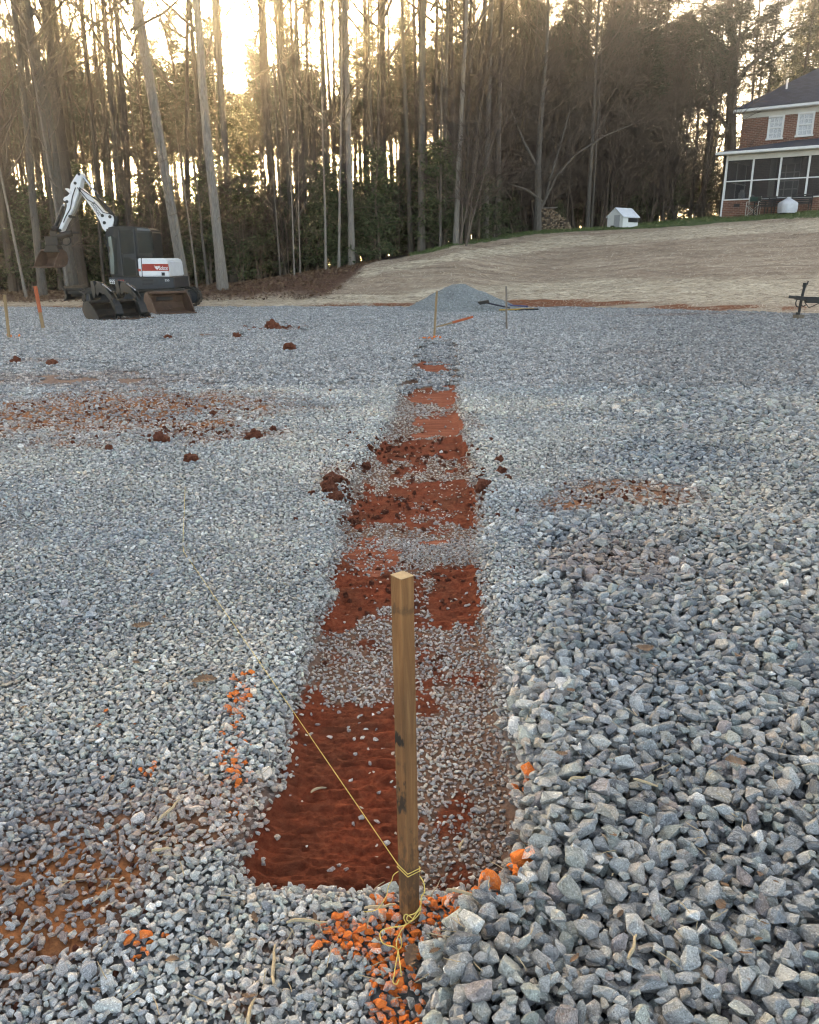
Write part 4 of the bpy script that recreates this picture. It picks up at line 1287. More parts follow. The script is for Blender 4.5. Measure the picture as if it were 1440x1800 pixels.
def bench(px, lab, wd):
    u = hl(px, 374, -.7)[0]
    e = empty('garden_bench', hw(u, -.85), -HA, lab, 'bench', 'dark benches along the porch wall')
    for k in range(5):
        MB().box((0, .26 + .02 * k, .50 + .09 * k), (wd, .02, .06)).build('back_slat', BLACKM, e)
    for k in range(4):
        MB().box((0, -.2 + .13 * k, .42), (wd, .09, .025)).build('seat_slat', BLACKM, e)
    for s in (-1, 1):
        f = MB(); f.beam((s * wd / 2, -.22, 0), (s * wd / 2, -.22, .62), .04, .04); f.beam((s * wd / 2, .24, 0), (s * wd / 2, .36, .92), .04, .04); f.beam((s * wd / 2, -.24, .62), (s * wd / 2, .30, .64), .05, .04)
        f.build('side_frame', BLACKM, e)
bench(1344, 'dark bench beside the green folding chair at the porch wall', .85)
bench(1362, 'dark bench just left of the white covered fire pit', .8)
bench(1405, 'dark bench right of the white covered fire pit', .95)
def cover():
    u = hl(1384, 376, -1.5)[0]
    e = empty('covered_fire_pit', hw(u, -1.6), -HA, 'fire pit under a pale grey fabric cover peaked like a tent', 'cover')
    COVER = simple('cover_fabric', (.55, .56, .58), (.42, .43, .46), 5, .75, bump=.5)
    mb = MB(); n = 24
    prof = [(0, 1.02), (.03, 1.0), (.24, .85), (.47, .68), (.50, .60), (.49, .3), (.46, .06)]
    vs = []; fs = []
    for i, (r_, z) in enumerate(prof):
        for k in range(n):
            a = 6.283 * k / n
            rr = r_ * (1 + (.04 * math.sin(9 * a) if i > 4 else 0)) * (1 + .08 * math.cos(4 * a) if i > 1 else 1)
            vs.append((rr * .88 * math.cos(a), rr * .88 * math.sin(a), z * .76))
    for i in range(len(prof) - 1):
        for k in range(n): fs.append((i * n + k, i * n + (k + 1) % n, (i + 1) * n + (k + 1) % n, (i + 1) * n + k))
    mb.add(vs, fs); mb.build('cover', COVER, e, True)
    f = MB()
    for k in range(4): f.tube([(.3 * math.cos(k * 1.57 + .78), .3 * math.sin(k * 1.57 + .78), -.02), (.3 * math.cos(k * 1.57 + .78), .3 * math.sin(k * 1.57 + .78), .3)], .03, 6)
    f.build('feet', BLACKM, e)
cover()

# white hutch, log pile, wire pen
def hutch():
    a = at(1067, 401, 44); b = at(1121, 396, 44)
    X, Y = (a.x + b.x) / 2, 44.0
    e = empty('white_hutch', (X, Y, gz(X, Y) - .03), R(36), 'small white hutch with pitched metal roof on the grass', 'hutch')
    wd, dp_, h, hr_ = 1.15, 1.0, .52, .40
    MB().prism([(-dp_ / 2, 0), (dp_ / 2, 0), (dp_ / 2, h), (0, h + hr_ - .02), (-dp_ / 2, h)], -wd / 2, wd / 2, 'x').build('wall', WHITE, e)
    for s in (-1, 1):
        m = MB(); m.beam((-wd / 2 - .06, s * (dp_ / 2 + .05), h - .02), (-wd / 2 - .06, 0, h + hr_ + .02), .001, .03); m.v = []; m.f = []
        m.add([(-wd / 2 - .06, s * (dp_ / 2 + .07), h - .03), (wd / 2 + .06, s * (dp_ / 2 + .07), h - .03), (wd / 2 + .06, 0, h + hr_ + .02), (-wd / 2 - .06, 0, h + hr_ + .02), (-wd / 2 - .06, s * (dp_ / 2 + .07), h - .06), (wd / 2 + .06, s * (dp_ / 2 + .07), h - .06), (wd / 2 + .06, 0, h + hr_ - .01), (-wd / 2 - .06, 0, h + hr_ - .01)],
              [(0, 1, 2, 3), (7, 6, 5, 4), (0, 4, 5, 1), (2, 6, 7, 3), (0, 3, 7, 4), (1, 5, 6, 2)])
        m.build('roof_panel', simple('white_roof_metal', (.74, .76, .79), rough=.35), e)
    MB().box((.18, -dp_ / 2 - .006, .34), (.72, .02, .20)).build('window', BLACKM, e)
    MB().box((-wd / 2 - .008, -.12, .30), (.02, .36, .56)).build('door', simple('hutch_door', (.42, .42, .43), rough=.6), e)
    MB().prism([(-.02, 0), (.28, 0), (.24, .09), (.02, .09)], -wd / 2 - .02, -wd / 2 + .02, 'x').build('hatch', BLACKM, e)
hutch()
def woodpile():
    r = random.Random(8); Y = 44.6
    a = at(951, 412, Y)
    e = empty('log_pile', (a.x + .55, Y, gz(a.x + .5, Y)), 0, 'stacked pile of split firewood logs beside the forked tree', 'log pile')
    LOGM = [simple('log_end_%d' % k, c, rough=.9) for k, c in enumerate([(.22, .15, .10), (.13, .085, .06), (.30, .22, .15), (.07, .05, .04)])]
    mbs = [MB() for _ in LOGM]
    z = .0
    for row in range(13):
        zz = .055 + row * .082; wd = 1.75 - .075 * row - (.04 * max(0, row - 6))
        x = -.62
        while x < -.62 + wd:
            rad = r.uniform(.035, .055)
            L = r.uniform(.38, .5)
            y = r.uniform(-.03, .03)
            mbs[r.randrange(4)].tube([(x, -L / 2 + y, zz + r.uniform(-.01, .01)), (x, L / 2 + y, zz)], rad, r.choice((4, 5, 6)))
            x += rad * 1.9
    for k, mb in enumerate(mbs):
        o = mb.build('logs', LOGM[k], e); o['kind'] = 'stuff'
    MB().box((-.2, 0, 1.12), (.8, .5, .03), (0, -.04, .03)).build('cover_board', simple('grey_board', (.22, .2, .18), rough=.9), e)
woodpile()
def pen():
    e = empty('wire_pen', (0, 0, 0), 0, 'rusty wire pen with sloping pole frame between hutch and house', 'pen')
    PM = simple('pen_pole', (.10, .085, .075), (.06, .05, .045), rough=.7)
    Y = 49.0
    P = lambda px, py, y=Y: at(px, py, y)
    def G(px, y=Y):
        q = at(px, 380, y); return Vector((q.x, y, gz(q.x, y) - .05))
    for px, top, y in ((1166, 364, Y), (1173, 363, Y + .8), (1185, 374, Y - .9), (1220, 372, Y - .9), (1262, 357, Y), (1245, 360, Y + 1)):
        m = MB(); m.tube([G(px, y), P(px, top, y)], .022, 6); m.build('post', PM, e)
    for a, b in (((1163, 364), (1265, 357)), ((1166, 388), (1262, 385)), ((1185, 374), (1252, 371))):
        m = MB(); m.tube([P(*a), P(*b)], .02, 6); m.build('rail', PM, e)
    for px in (1176, 1199, 1222, 1242):
        m = MB(); m.tube([P(px, 363 - (px - 1176) * .07), P(px + 9, 375 - (px - 1176) * .06, Y - .9)], .016, 5); m.build('brace', PM, e)
    m = MB(); m.tube([P(1187, 383, Y - .9), P(1216, 386, Y - .9)], .014, 5); m.build('brace', PM, e)
pen()

# ------------------------------------------------------------------ compact excavator
EWHITE = simple('excavator_white', (.66, .67, .68), (.55, .56, .57), 3, .45, dirt=((.22, .16, .12), 5, .66))
EBLACK = simple('excavator_black', (.014, .015, .015), (.009, .010, .010), 5, .5, dirt=((.05, .04, .032), 4, .7))
EGREY = simple('excavator_grey', (.03, .033, .036), (.02, .022, .025), 5, .55, dirt=((.08, .062, .05), 4, .66))
ERED = simple('excavator_red', (.36, .035, .022), (.28, .028, .018), 3, .45)
EGLASS = glass_mat('cab_glass', (.010, .013, .012), .25, .15)
EQUART = glass_mat('cab_side_glass', (.075, .10, .095), .15, .5)
RUBBER = simple('track_rubber', (.025, .024, .022), (.05, .042, .034), 12, .85, bump=.4)
RUST = simple('worn_rusty_steel', (.135, .075, .05), (.07, .04, .028), 5, .7, .25, bump=.4, dirt=((.24, .17, .125), 3.5, .62))
RUSTD = simple('dark_worn_steel', (.022, .021, .02), (.04, .032, .027), 4, .6, .3, bump=.3, dirt=((.10, .06, .042), 4, .6))
CHROME = simple('hydraulic_rod', (.62, .64, .66), rough=.2, metal=.9)
LETTER = simple('white_lettering', (.80, .80, .80), rough=.5)
NAVY = simple('dark_lettering', (.03, .03, .05), rough=.5)
EX0 = at(240, 540, 26.0)
exc = empty('excavator', (EX0.x, 26.0, 0.0), 0, 'white and black compact excavator with red stripe parked by the wood', 'excavator')
def ex(X, Y, yl=0.0):
    p = at(40 + X / 4.5, 280 + Y / 4.5, 26.0 + yl)
    return (p.x - EX0.x, p.z)
def exp_(pts, yl): return [ex(X, Y, yl) for X, Y in pts]
def text_mesh(txt, size, mat, parent, loc, name='lettering', depth=.004, width=None, spin=0.0):
    cu = bpy.data.curves.new('txt', 'FONT'); cu.body = txt; cu.size = size; cu.extrude = depth; cu.align_x = 'CENTER'; cu.align_y = 'CENTER'
    tmp = bpy.data.objects.new('txt', cu); COL.objects.link(tmp)
    dg = bpy.context.evaluated_depsgraph_get(); dg.update()
    me = bpy.data.meshes.new_from_object(tmp.evaluated_get(dg)); bpy.data.objects.remove(tmp)
    me.materials.clear()
    v = np.zeros(len(me.vertices) * 3); me.vertices.foreach_get('co', v); v = v.reshape(-1, 3)
    if width: v[:, 0] *= width / (v[:, 0].max() - v[:, 0].min())
    c, s = math.cos(spin), math.sin(spin)
    v = np.stack([v[:, 0] * c - v[:, 1] * s, -v[:, 2], v[:, 0] * s + v[:, 1] * c], -1)
    me.vertices.foreach_set('co', v.astype(np.float32).ravel()); me.update()
    me.name = name
    o = mobj(name, me, mat, parent); o.location = loc
    return o
# boom and arm
BY0, BY1 = .86, 1.12
boom = MB().prism(exp_([(665, 590), (632, 560), (605, 490), (548, 398), (482, 312), (447, 262), (440, 238), (462, 236), (520, 290), (580, 350), (632, 415), (668, 436), (700, 448), (716, 462), (722, 490), (712, 540), (690, 560)], BY0), BY0, BY1).build('boom', EWHITE, exc, bevel=.02)
for X, Y in ((632, 455), (692, 465), (648, 512), (448, 252)):
    p = ex(X, Y, BY0); m = MB(); m.tube([(p[0], BY0 - .02, p[1]), (p[0], BY1 + .02, p[1])], .05, 10); m.build('pin', EBLACK, boom, True)
bk = ex(728, 485, BY0); MB().prism(exp_([(712, 450), (742, 460), (746, 492), (735, 535), (705, 540), (718, 490)], BY0), BY0 + .04, BY1 - .04).build('bracket', EBLACK, exc, bevel=.01)
p0, p1 = ex(552, 372, BY0), ex(602, 448, BY0)
text_mesh('Bobcat', .2, NAVY, boom, ((p0[0] + p1[0]) / 2 + .03, BY0 - .003, (p0[1] + p1[1]) / 2 + .03), width=.40, spin=math.atan2(p1[1] - p0[1], p1[0] - p0[0]))
arm = MB().prism(exp_([(432, 122), (450, 112), (468, 122), (470, 150), (455, 230), (440, 290), (402, 400), (372, 462), (345, 500), (303, 588), (284, 562), (330, 452), (350, 382), (347, 348), (318, 332), (330, 310), (356, 300), (372, 278), (380, 205), (412, 152)], BY0 - .02), BY0 - .03, BY1 + .03).build('arm', EWHITE, exc, bevel=.02)
MB().prism(exp_([(338, 245), (350, 238), (392, 268), (385, 288)], BY0), BY0 - .05, BY1 - .05).build('bracket', EWHITE, exc, bevel=.01)
MB().prism(exp_([(442, 262), (458, 252), (462, 300), (410, 420), (385, 462), (372, 458), (402, 400)], BY0), BY0 + .06, BY1 - .02).build('guard', simple('guard_beige', (.30, .27, .22), rough=.7), exc)
for X, Y in ((450, 128), (420, 200), (355, 345), (378, 462), (300, 570)):
    p = ex(X, Y, BY0); m = MB(); m.tube([(p[0], BY0 - .05, p[1]), (p[0], BY1 + .05, p[1])], .045, 10); m.build('pin', EBLACK, arm, True)
def cyl(a, b, yl, r0, r1, split):
    pa, pb = ex(*a, yl), ex(*b, yl)
    A, B = Vector((pa[0], yl, pa[1])), Vector((pb[0], yl, pb[1])); C = A.lerp(B, split)
    m = MB(); m.tube([A, C], r0, 8); m.build('piston_rod', CHROME, exc, True)
    m = MB(); m.tube([C, B], r1, 10); m.build('hydraulic_cylinder', EBLACK, exc, True)
cyl((478, 145), (732, 478), BY0 + .12, .035, .06, .38)
cyl((332, 360), (255, 560), BY0 + .05, .03, .055, .1)
for pts in ([(440, 235), (520, 330), (590, 370), (640, 430), (720, 450)], [(425, 235), (400, 310), (385, 400), (345, 470), (330, 510)], [(455, 235), (545, 300), (600, 340)]):
    m = MB(); m.tube([(ex(*q_, BY0)[0], BY0 - .06, ex(*q_, BY0)[1]) for q_ in pts], .014, 6); m.build('hose', EBLACK, exc, True)
# tilting rotator between arm and bucket
m = MB()
q0, q1, q2 = ex(285, 625, .9), ex(395, 592, .9), ex(452, 590, .9)
m.tube([(q0[0], .85, q0[1]), (q1[0], .85, q1[1])], .10, 12); m.tube([(q1[0], .85, q1[1]), (q2[0], .85, q2[1])], .035, 8)
b0_ = ex(250, 600, .9); m.box((b0_[0], 1.0, b0_[1]), (.22, .3, .22)); b1_ = ex(245, 655, .9); m.box((b1_[0], .95, b1_[1]), (.40, .42, .26))
b2_ = ex(275, 560, .9); m.tube([(b2_[0] - .12, .8, b2_[1] + .02), (b2_[0] + .05, .8, b2_[1])], .08, 10); m.tube([(b2_[0] + .02, .8, b2_[1]), (b2_[0] - .03, 1.15, b2_[1] + .1)], .06, 8)
m.build('rotator', RUSTD, exc, True, .012)
m = MB(); qc = ex(345, 652, .85)
m.tube([(qc[0] + .16 * math.cos(a), .82, qc[1] + .14 * math.sin(a)) for a in np.linspace(2.6, 7.4, 16)], .016, 6); m.build('hose', EBLACK, exc, True)
def shell_bucket(parent, W, D_, Hh, mat, mat_in=None, lip=.05):
    """bucket: width along x, opening towards -y, made of bent plate with real thickness"""
    prof = [(-D_ * .5, 0.0), (D_ * .15, .02), (D_ * .38, Hh * .18), (D_ * .5, Hh * .5), (D_ * .42, Hh * .85), (D_ * .15, Hh)]
    th = .035
    inner = [(-D_ * .5, th), (D_ * .13, th + .02), (D_ * .34, Hh * .22), (D_ * .45, Hh * .5), (D_ * .38, Hh * .80), (D_ * .13, Hh - th)]
    MB().prism(prof + inner[::-1], -W / 2, W / 2, 'x').build('shell', mat, parent)
    for s in (-1, 1):
        MB().prism([(-D_ * .5, 0)] + prof[1:] + [(-D_ * .12, Hh * .72), (-D_ * .42, Hh * .22)], s * W / 2, s * (W / 2 + .03), 'x').build('side_plate', mat, parent)
    MB().box((0, -D_ * .5 - .04, .02), (W + .05, .14, .03)).build('cutting_edge', mat_in or mat, parent)
    MB().box((0, D_ * .13, Hh - .03), (W, .09, .06)).build('top_lip', mat, parent)
bc = ex(225, 868, .7)
be = empty('bucket', (bc[0], .75, bc[1])); be.parent = exc; be.rotation_euler = (0, 0, R(-24))
shell_bucket(be, .80, .62, .56, RUST)
MB().prism(exp_([(200, 690), (290, 690), (310, 745), (185, 745)], .8), .62, 1.0).build('hitch', RUSTD, exc, bevel=.015)
# house: skirt, engine cover, cab
MB().prism(exp_([(680, 944), (1192, 941), (1203, 1030), (1090, 1038), (850, 1040), (700, 1000)], 0), 0.0, 1.75).build('base_frame', EGREY, exc, bevel=.02)
cover_ = MB().prism(exp_([(905, 793), (1122, 793), (1144, 816), (1162, 938), (918, 938)], 0), .03, 1.72).build('engine_cover', EWHITE, exc, bevel=.03, seg=2)
MB().prism(exp_([(944, 838), (1149, 838), (1156, 893), (946, 893)], 0), .018, .06).build('red_stripe', ERED, cover_)
MB().prism(exp_([(908, 876), (932, 876), (936, 896), (912, 896)], 0), .018, .06).build('red_stripe', ERED, cover_)
MB().prism(exp_([(934, 793), (939, 793), (948, 938), (943, 938)], 0), .022, .06).build('seam', EGREY, cover_)
MB().prism(exp_([(1098, 905), (1122, 905), (1124, 930), (1100, 930)], 0), .012, .06).build('latch', EBLACK, cover_)
tb = ex(1112, 871, 0)
text_mesh('Bobcat', .17, LETTER, cover_, (tb[0], .013, tb[1]), width=.27)
# cat-head emblem
hc = ex(1062, 868, 0)
k_ = .0115
pts = [(-6, 5.5), (-3.6, 3.0), (0, 3.6), (3.6, 3.0), (6, 5.5), (5.6, .8), (3.8, -1.8), (1.2, -3.4), (0, -6.5), (-1.2, -3.4), (-3.8, -1.8), (-5.6, .8)]
MB().prism([(hc[0] + a * k_, hc[1] + b * k_) for a, b in pts], .010, .022).build('emblem', LETTER, cover_)
for s in (-1, 1):
    MB().prism([(hc[0] + (s * 1.1) * k_, hc[1] + .2 * k_), (hc[0] + (s * 3.6) * k_, hc[1] + 1.4 * k_), (hc[0] + (s * 3.0) * k_, hc[1] - .6 * k_)], .006, .012).build('emblem_eye', ERED, cover_)
te = ex(711, 980, 0); text_mesh('E55', .17, LETTER, exc, (te[0], -.006, te[1]), width=.155)
te = ex(1144, 968, 0); text_mesh('E55', .09, LETTER, exc, (te[0], -.006, te[1]), width=.13)
MB().prism(exp_([(757, 963), (803, 963), (803, 1000), (757, 1000)], 0), -.006, .004).build('decal', ERED, exc)
te = ex(781, 975, 0); text_mesh('Bobcat', .05, LETTER, exc, (te[0], -.010, te[1]), width=.12)
for Y_ in (967, 996):
    MB().prism(exp_([(945, Y_ - 7), (1030, Y_ - 7), (1034, Y_ + 6), (950, Y_ + 6)], 0), -.004, .01).build('vent', BLACKM, exc)
MB().prism(exp_([(843, 945), (847, 945), (849, 1038), (845, 1038)], 0), -.004, .01).build('seam', BLACKM, exc)
cab = MB().prism(exp_([(655, 600), (652, 572), (664, 550), (740, 538), (880, 541), (1000, 556), (1020, 578), (1042, 792), (905, 793), (917, 940), (692, 940), (672, 760)], .02), .02, 1.02).build('cab', EBLACK, exc, bevel=.045, seg=2)
MB().prism(exp_([(905, 553), (1000, 562), (1010, 578), (905, 572)], 0), .004, .4).build('roof_trim', simple('cab_trim', (.11, .12, .12), rough=.5), cab)
for nm, poly, mt in (('window', [(668, 620), (700, 612), (742, 640), (752, 920), (700, 922), (690, 800)], EGLASS), ('quarter_glass', [(676, 625), (700, 618), (724, 800), (726, 918), (702, 920), (690, 800)], EQUART), ('window', [(764, 574), (850, 570), (870, 590), (888, 752), (800, 760), (778, 745)], EGLASS),
                     ('window', [(798, 790), (836, 788), (870, 808), (902, 812), (912, 928), (800, 928)], EGLASS), ('window', [(908, 592), (1008, 590), (1030, 748), (920, 752)], EGLASS)):
    y0 = .012 if nm == 'window' else .006
    MB().prism(exp_(poly, 0), y0, .05).build(nm, mt, cab)
MB().prism(exp_([(752, 566), (760, 562), (800, 928), (790, 932)], 0), .0, .05).build('door_frame', EGREY, cab)
MB().prism(exp_([(868, 560), (882, 562), (912, 930), (900, 932)], 0), .0, .05).build('door_frame', EGREY, cab)
MB().prism(exp_([(800, 762), (890, 756), (905, 800), (870, 800), (836, 780), (798, 782)], 0), -.004, .05).build('door_panel', EGREY, cab)
MB().prism(exp_([(684, 700), (692, 700), (692, 750), (684, 750)], 0), -.03, .0).build('handle', EBLACK, cab)
m = MB(); sx_ = ex(820, 780, .5); m.box((sx_[0], .55, sx_[1] - .12), (.5, .5, .14)); m.box((sx_[0] + .24, .55, sx_[1] + .2), (.12, .5, .6)); m.build('seat', EBLACK, cab)
m = MB(); m.tube([(ex(655, 600)[0] - .02, .1, ex(655, 600)[1]), (ex(640, 640)[0], .06, ex(640, 640)[1]), (ex(660, 700)[0], .06, ex(660, 700)[1])], .015, 6); m.build('mirror_arm', EBLACK, cab)
# undercarriage
def track(yc, wdt, nm):
    cl, cr = ex(548, 1122, 0), ex(1232, 1112, 0)
    r_ = .30; z0 = .30
    L, Rr = cl[0], cr[0]
    outer = []
    for a in np.linspace(math.pi / 2, 3 * math.pi / 2, 11): outer.append((L + r_ * math.cos(a), z0 + r_ * math.sin(a)))
    for a in np.linspace(-math.pi / 2, math.pi / 2, 11): outer.append((Rr + r_ * math.cos(a), z0 + r_ * math.sin(a)))
    inner = [(L + (x - L) * .8 if x < L else (Rr + (x - Rr) * .8 if x > Rr else x), z0 + (z - z0) * .8) for x, z in outer]
    mb = MB(); n = len(outer)
    vs = [(x, yc - wdt / 2, z) for x, z in outer] + [(x, yc + wdt / 2, z) for x, z in outer] + [(x, yc - wdt / 2, z) for x, z in inner] + [(x, yc + wdt / 2, z) for x, z in inner]
    fs = []
    for i in range(n):
        j = (i + 1) % n
        fs += [(i, j, n + j, n + i), (2 * n + i, 3 * n + i, 3 * n + j, 2 * n + j), (i, 2 * n + i, 2 * n + j, j), (n + i, n + j, 3 * n + j, 3 * n + i)]
    mb.add(vs, fs)
    tr = mb.build('track', RUBBER, exc)
    per = 2 * (Rr - L) + 2 * math.pi * r_
    lug = MB().box((0, 0, 0), (.055, wdt, .035)).mesh('tread_lug')
    lug.materials.append(RUBBER)
    k = 0; d = 0
    while d < per:
        s = d
        if s < Rr - L: p, a = (L + s, z0 + r_), 0
        elif s < Rr - L + math.pi * r_:
            b = (s - (Rr - L)) / r_; p, a = (Rr + r_ * math.sin(b), z0 + r_ * math.cos(b)), b
        elif s < 2 * (Rr - L) + math.pi * r_: p, a = (Rr - (s - (Rr - L) - math.pi * r_), z0 - r_), math.pi
        else:
            b = (s - 2 * (Rr - L) - math.pi * r_) / r_; p, a = (L - r_ * math.sin(b), z0 - r_ * math.cos(b)), math.pi + b
        o = mobj('tread_lug', lug, None, tr); o.location = (p[0], yc, p[1]); o.rotation_euler = (0, a, 0)
        d += .11
    for x, rr in ((L, .22), (Rr, .22)):
        m = MB(); m.tube([(x, yc - wdt / 2 + .03, z0), (x, yc + wdt / 2 - .03, z0)], rr, 16); m.build('sprocket', EGREY, exc, True)
    for i in range(4):
        m = MB(); x = L + (Rr - L) * (i + .8) / 4.6; m.tube([(x, yc - wdt / 2 + .05, .15), (x, yc + wdt / 2 - .05, .15)], .09, 10); m.build('roller', EGREY, exc, True)
track(.22, .38, 'near'); track(1.62, .38, 'far')
cl, cr = ex(560, 1122, 0), ex(1220, 1112, 0)
MB().box(((cl[0] + cr[0]) / 2, .92, .36), (cr[0] - cl[0], 1.0, .28)).build('car_body', EGREY, exc, bevel=.02)
m = MB(); m.tube([((cl[0] + cr[0]) / 2 + .3, .9, .45), ((cl[0] + cr[0]) / 2 + .3, .9, .72)], .42, 20); m.build('slew_ring', EBLACK, exc, True)
# dozer blade on the left
bl = ex(365, 1040, .4)
bp = [(.0, .30), (.06, .34), (.10, .50), (.06, .66), (-.02, .74), (-.05, .72), (.03, .62), (.05, .50), (.0, .38)]
MB().prism([(bl[0] + a, b - .06) for a, b in bp], -.05, 1.9).build('dozer_blade', EBLACK, exc, bevel=.006)
for y_ in (.35, 1.45):
    m = MB(); m.beam((bl[0] + .06, y_, .42), (cl[0] + .3, y_, .46), .10, .12); m.build('push_arm', EBLACK, exc)
m = MB(); m.box((bl[0] + .62, .2, .60), (1.12, .32, .05)); m.box((bl[0] + .65, .06, .50), (1.1, .04, .10)); m.build('blade_guard', EBLACK, exc, bevel=.006)
exc.location.z = float(pad(np.array([EX0.x]), np.array([26.5]))[0]) + .02

# ------------------------------------------------------------------ attachments lying in front of it
def grapple():
    a, b = gnd(157, 565.5), gnd(262, 556)
    c = (a + b) / 2
    e = empty('grapple_bucket', (c.x - .02, c.y - .1, float(pad(np.array([c.x]), np.array([c.y]))[0]) - .02), math.atan2(b.y - a.y, b.x - a.x) * .80, 'black grapple bucket with two hooked claws on the gravel before the excavator', 'grapple bucket')
    e.scale = (.86, .92, .92)
    shell_bucket(e, 1.75, .85, .54, RUSTD, RUST)
    for s in (-.42, .42):
        w_ = .10
        o_ = [(.30, .78), (.22, .98), (.02, 1.00), (-.28, .88), (-.55, .62), (-.66, .30), (-.62, .06), (-.55, .30), (-.44, .52), (-.22, .70), (.05, .76), (.18, .66)]
        for t in (-.07, .07):
            cl_ = MB().prism(o_, s + t - .02, s + t + .02, 'x').build('claw', EBLACK, e, bevel=.004)
        MB().prism([(-.50, .60), (-.66, .42), (-.74, .20), (-.66, .14), (-.60, .36), (-.46, .50)], s - .12, s + .12, 'x').build('claw_tip', EBLACK, e)
        m = MB(); m.tube([(s, .36, 1.02), (s, .02, .98)], .045, 10); m.build('hydraulic_cylinder', EBLACK, e, True)
        m = MB(); m.tube([(s, .02, .98), (s, -.40, .80)], .022, 8); m.build('piston_rod', CHROME, e, True)
        MB().prism([(.42, .55), (.46, 1.05), (.30, 1.06), (.22, .80), (.30, .60)], s - .10, s + .10, 'x').build('bracket', EBLACK, e, bevel=.006)
    MB().box((0, .46, .45), (1.15, .05, .50), (R(-8), 0, 0)).build('mounting_plate', EBLACK, e)
    m = MB(); m.tube([(-.9 + .0, .2, .6), (-1.02, .0, .72), (-1.0, .3, .8), (-.6, .45, .9)], .016, 6); m.build('hose', EBLACK, e, True)
    for k in range(7):
        MB().prism([(-.40, .035), (-.56, .03), (-.40, .07)], -.78 + k * .26 - .02, -.78 + k * .26 + .02, 'x').build('tooth', RUST, e)
grapple()
def spare_bucket():
    a, b = gnd(267, 555.5), gnd(330, 546)
    c = (a + b) / 2
    e = empty('digging_bucket', (c.x + .02, c.y - .1, float(pad(np.array([c.x]), np.array([c.y]))[0]) + .01), R(40), 'brown rusty bucket lying open right of the black grapple', 'bucket')
    shell_bucket(e, 1.15, .80, .62, RUST)
    MB().box((0, .36, .50), (.5, .06, .3), (R(-15), 0, 0)).build('ear_plate', RUSTD, e)
spare_bucket()

# ------------------------------------------------------------------ stakes and string
def wood_mat(name, c1, c2, stain=True):
    t = NT(name)
    v = t.coord('Object', (38, 38, 2.2))
    f = t.noise(v, 1.0, 6, .65, 1.2)
    col = t.ramp(f, [(.25, [x * .55 for x in c2]), (.5, c2), (.75, c1)])
    if stain:
        n = t.noise(t.coord('Object', (14, 14, 5)), 1.0, 4, .6)
        col = t.mix(t.math('MULTIPLY', t.ramp(n, [(.62, 0), (.72, 1)]), .8), col, (.02, .017, .014))
        sx2 = t.n('ShaderNodeSeparateXYZ'); t.l(t.coord('Object'), sx2.inputs[0])
        gn_ = t.n('ShaderNodeNewGeometry'); sn_ = t.n('ShaderNodeSeparateXYZ'); t.l(gn_.outputs['True Normal'], sn_.inputs[0]); nrm_x = t.math('ADD', t.math('MULTIPLY', sn_.outputs['X'], .5), .5)
        z_ = sx2.outputs['Z']; gr = t.noise(t.coord('Object', (45, 45, 22)), 1.0, 5, .7)
        for zc, hw_, am in ((.535, .035, .95), (.375, .085, .9), (.47, .03, .4), (.86, .02, .45), (.15, .20, .55)):
            d_ = t.math('DIVIDE', t.math('ABSOLUTE', t.math('SUBTRACT', z_, zc)), hw_)
            k_s = t.math('ADD', t.math('SUBTRACT', 1.0, d_), t.math('MULTIPLY', t.math('SUBTRACT', gr, .55), 3.4))
            face = t.ramp(nrm_x, [(.40, 1), (.55, .12)]) if zc < .6 and zc > .2 else t.ramp(nrm_x, [(0, 1), (1, 1)])
            col = t.mix(t.math('MULTIPLY', t.math('MULTIPLY', t.ramp(k_s, [(.35, 0), (.75, 1)]), am), face), col, (.018, .015, .012))
        n2 = t.noise(t.coord('Object', (5, 5, 2)), 1.2, 3, .5)
        col = t.mix(.6, col, t.ramp(n2, [(.3, (.6, .62, .66)), (.7, (1.3, 1.2, 1.05))]), 'MULTIPLY')
    t.base(col); t.rough(.85); t.bump(f, .35, .004)
    return t.m
STAKE = wood_mat('weathered_stake', (.34, .175, .075), (.20, .092, .038))
STAKE2 = wood_mat('survey_stake', (.40, .28, .16), (.26, .17, .09), False)
ORANGE = simple('orange_paint', (.46, .10, .035), (.30, .075, .035), 6, .8)
s0 = gnd(722, 1628); tp = at(707, 1012, 1.655)
def main_stake():
    z0 = top_at(s0.x, 1.655)
    e = empty('wooden_stake', (s0.x, 1.655, 0), 0, 'weathered square timber stake standing at the near end of the trench', 'stake')
    b = Vector((0, 0, -.12)); t_ = Vector((tp.x - s0.x, 0, tp.z))
    mb = MB(); W_ = .037
    rz = R(40)
    vs = []
    for f in np.linspace(0, 1, 14):
        c = b.lerp(t_, f)
        for k in range(4):
            a = rz + math.pi / 4 + k * math.pi / 2
            vs.append(c + Vector((math.cos(a), math.sin(a), 0)) * W_ * .7071)
    fs = [(0, 3, 2, 1), tuple(range(52, 56))]
    for i in range(13):
        for k in range(4): fs.append((i * 4 + k, i * 4 + (k + 1) % 4, i * 4 + 4 + (k + 1) % 4, i * 4 + 4 + k))
    mb.add(vs, fs)
    mb.build('shaft', STAKE, e, bevel=.0018)
    MB().prism([(t_.x + .0255 * math.cos(rz + math.pi / 4 + k * math.pi / 2), .0255 * math.sin(rz + math.pi / 4 + k * math.pi / 2)) for k in range(4)], t_.z + .0005, t_.z + .002, 'z').build('end_grain', simple('end_grain', (.50, .36, .21), (.36, .24, .13), 60, .9), e)
main_stake()
STRING = simple('yellow_twine', (.78, .58, .18), (.68, .48, .13), 200, .7, bump=.4)
def sp(px, py, y): return at(px, py, y)
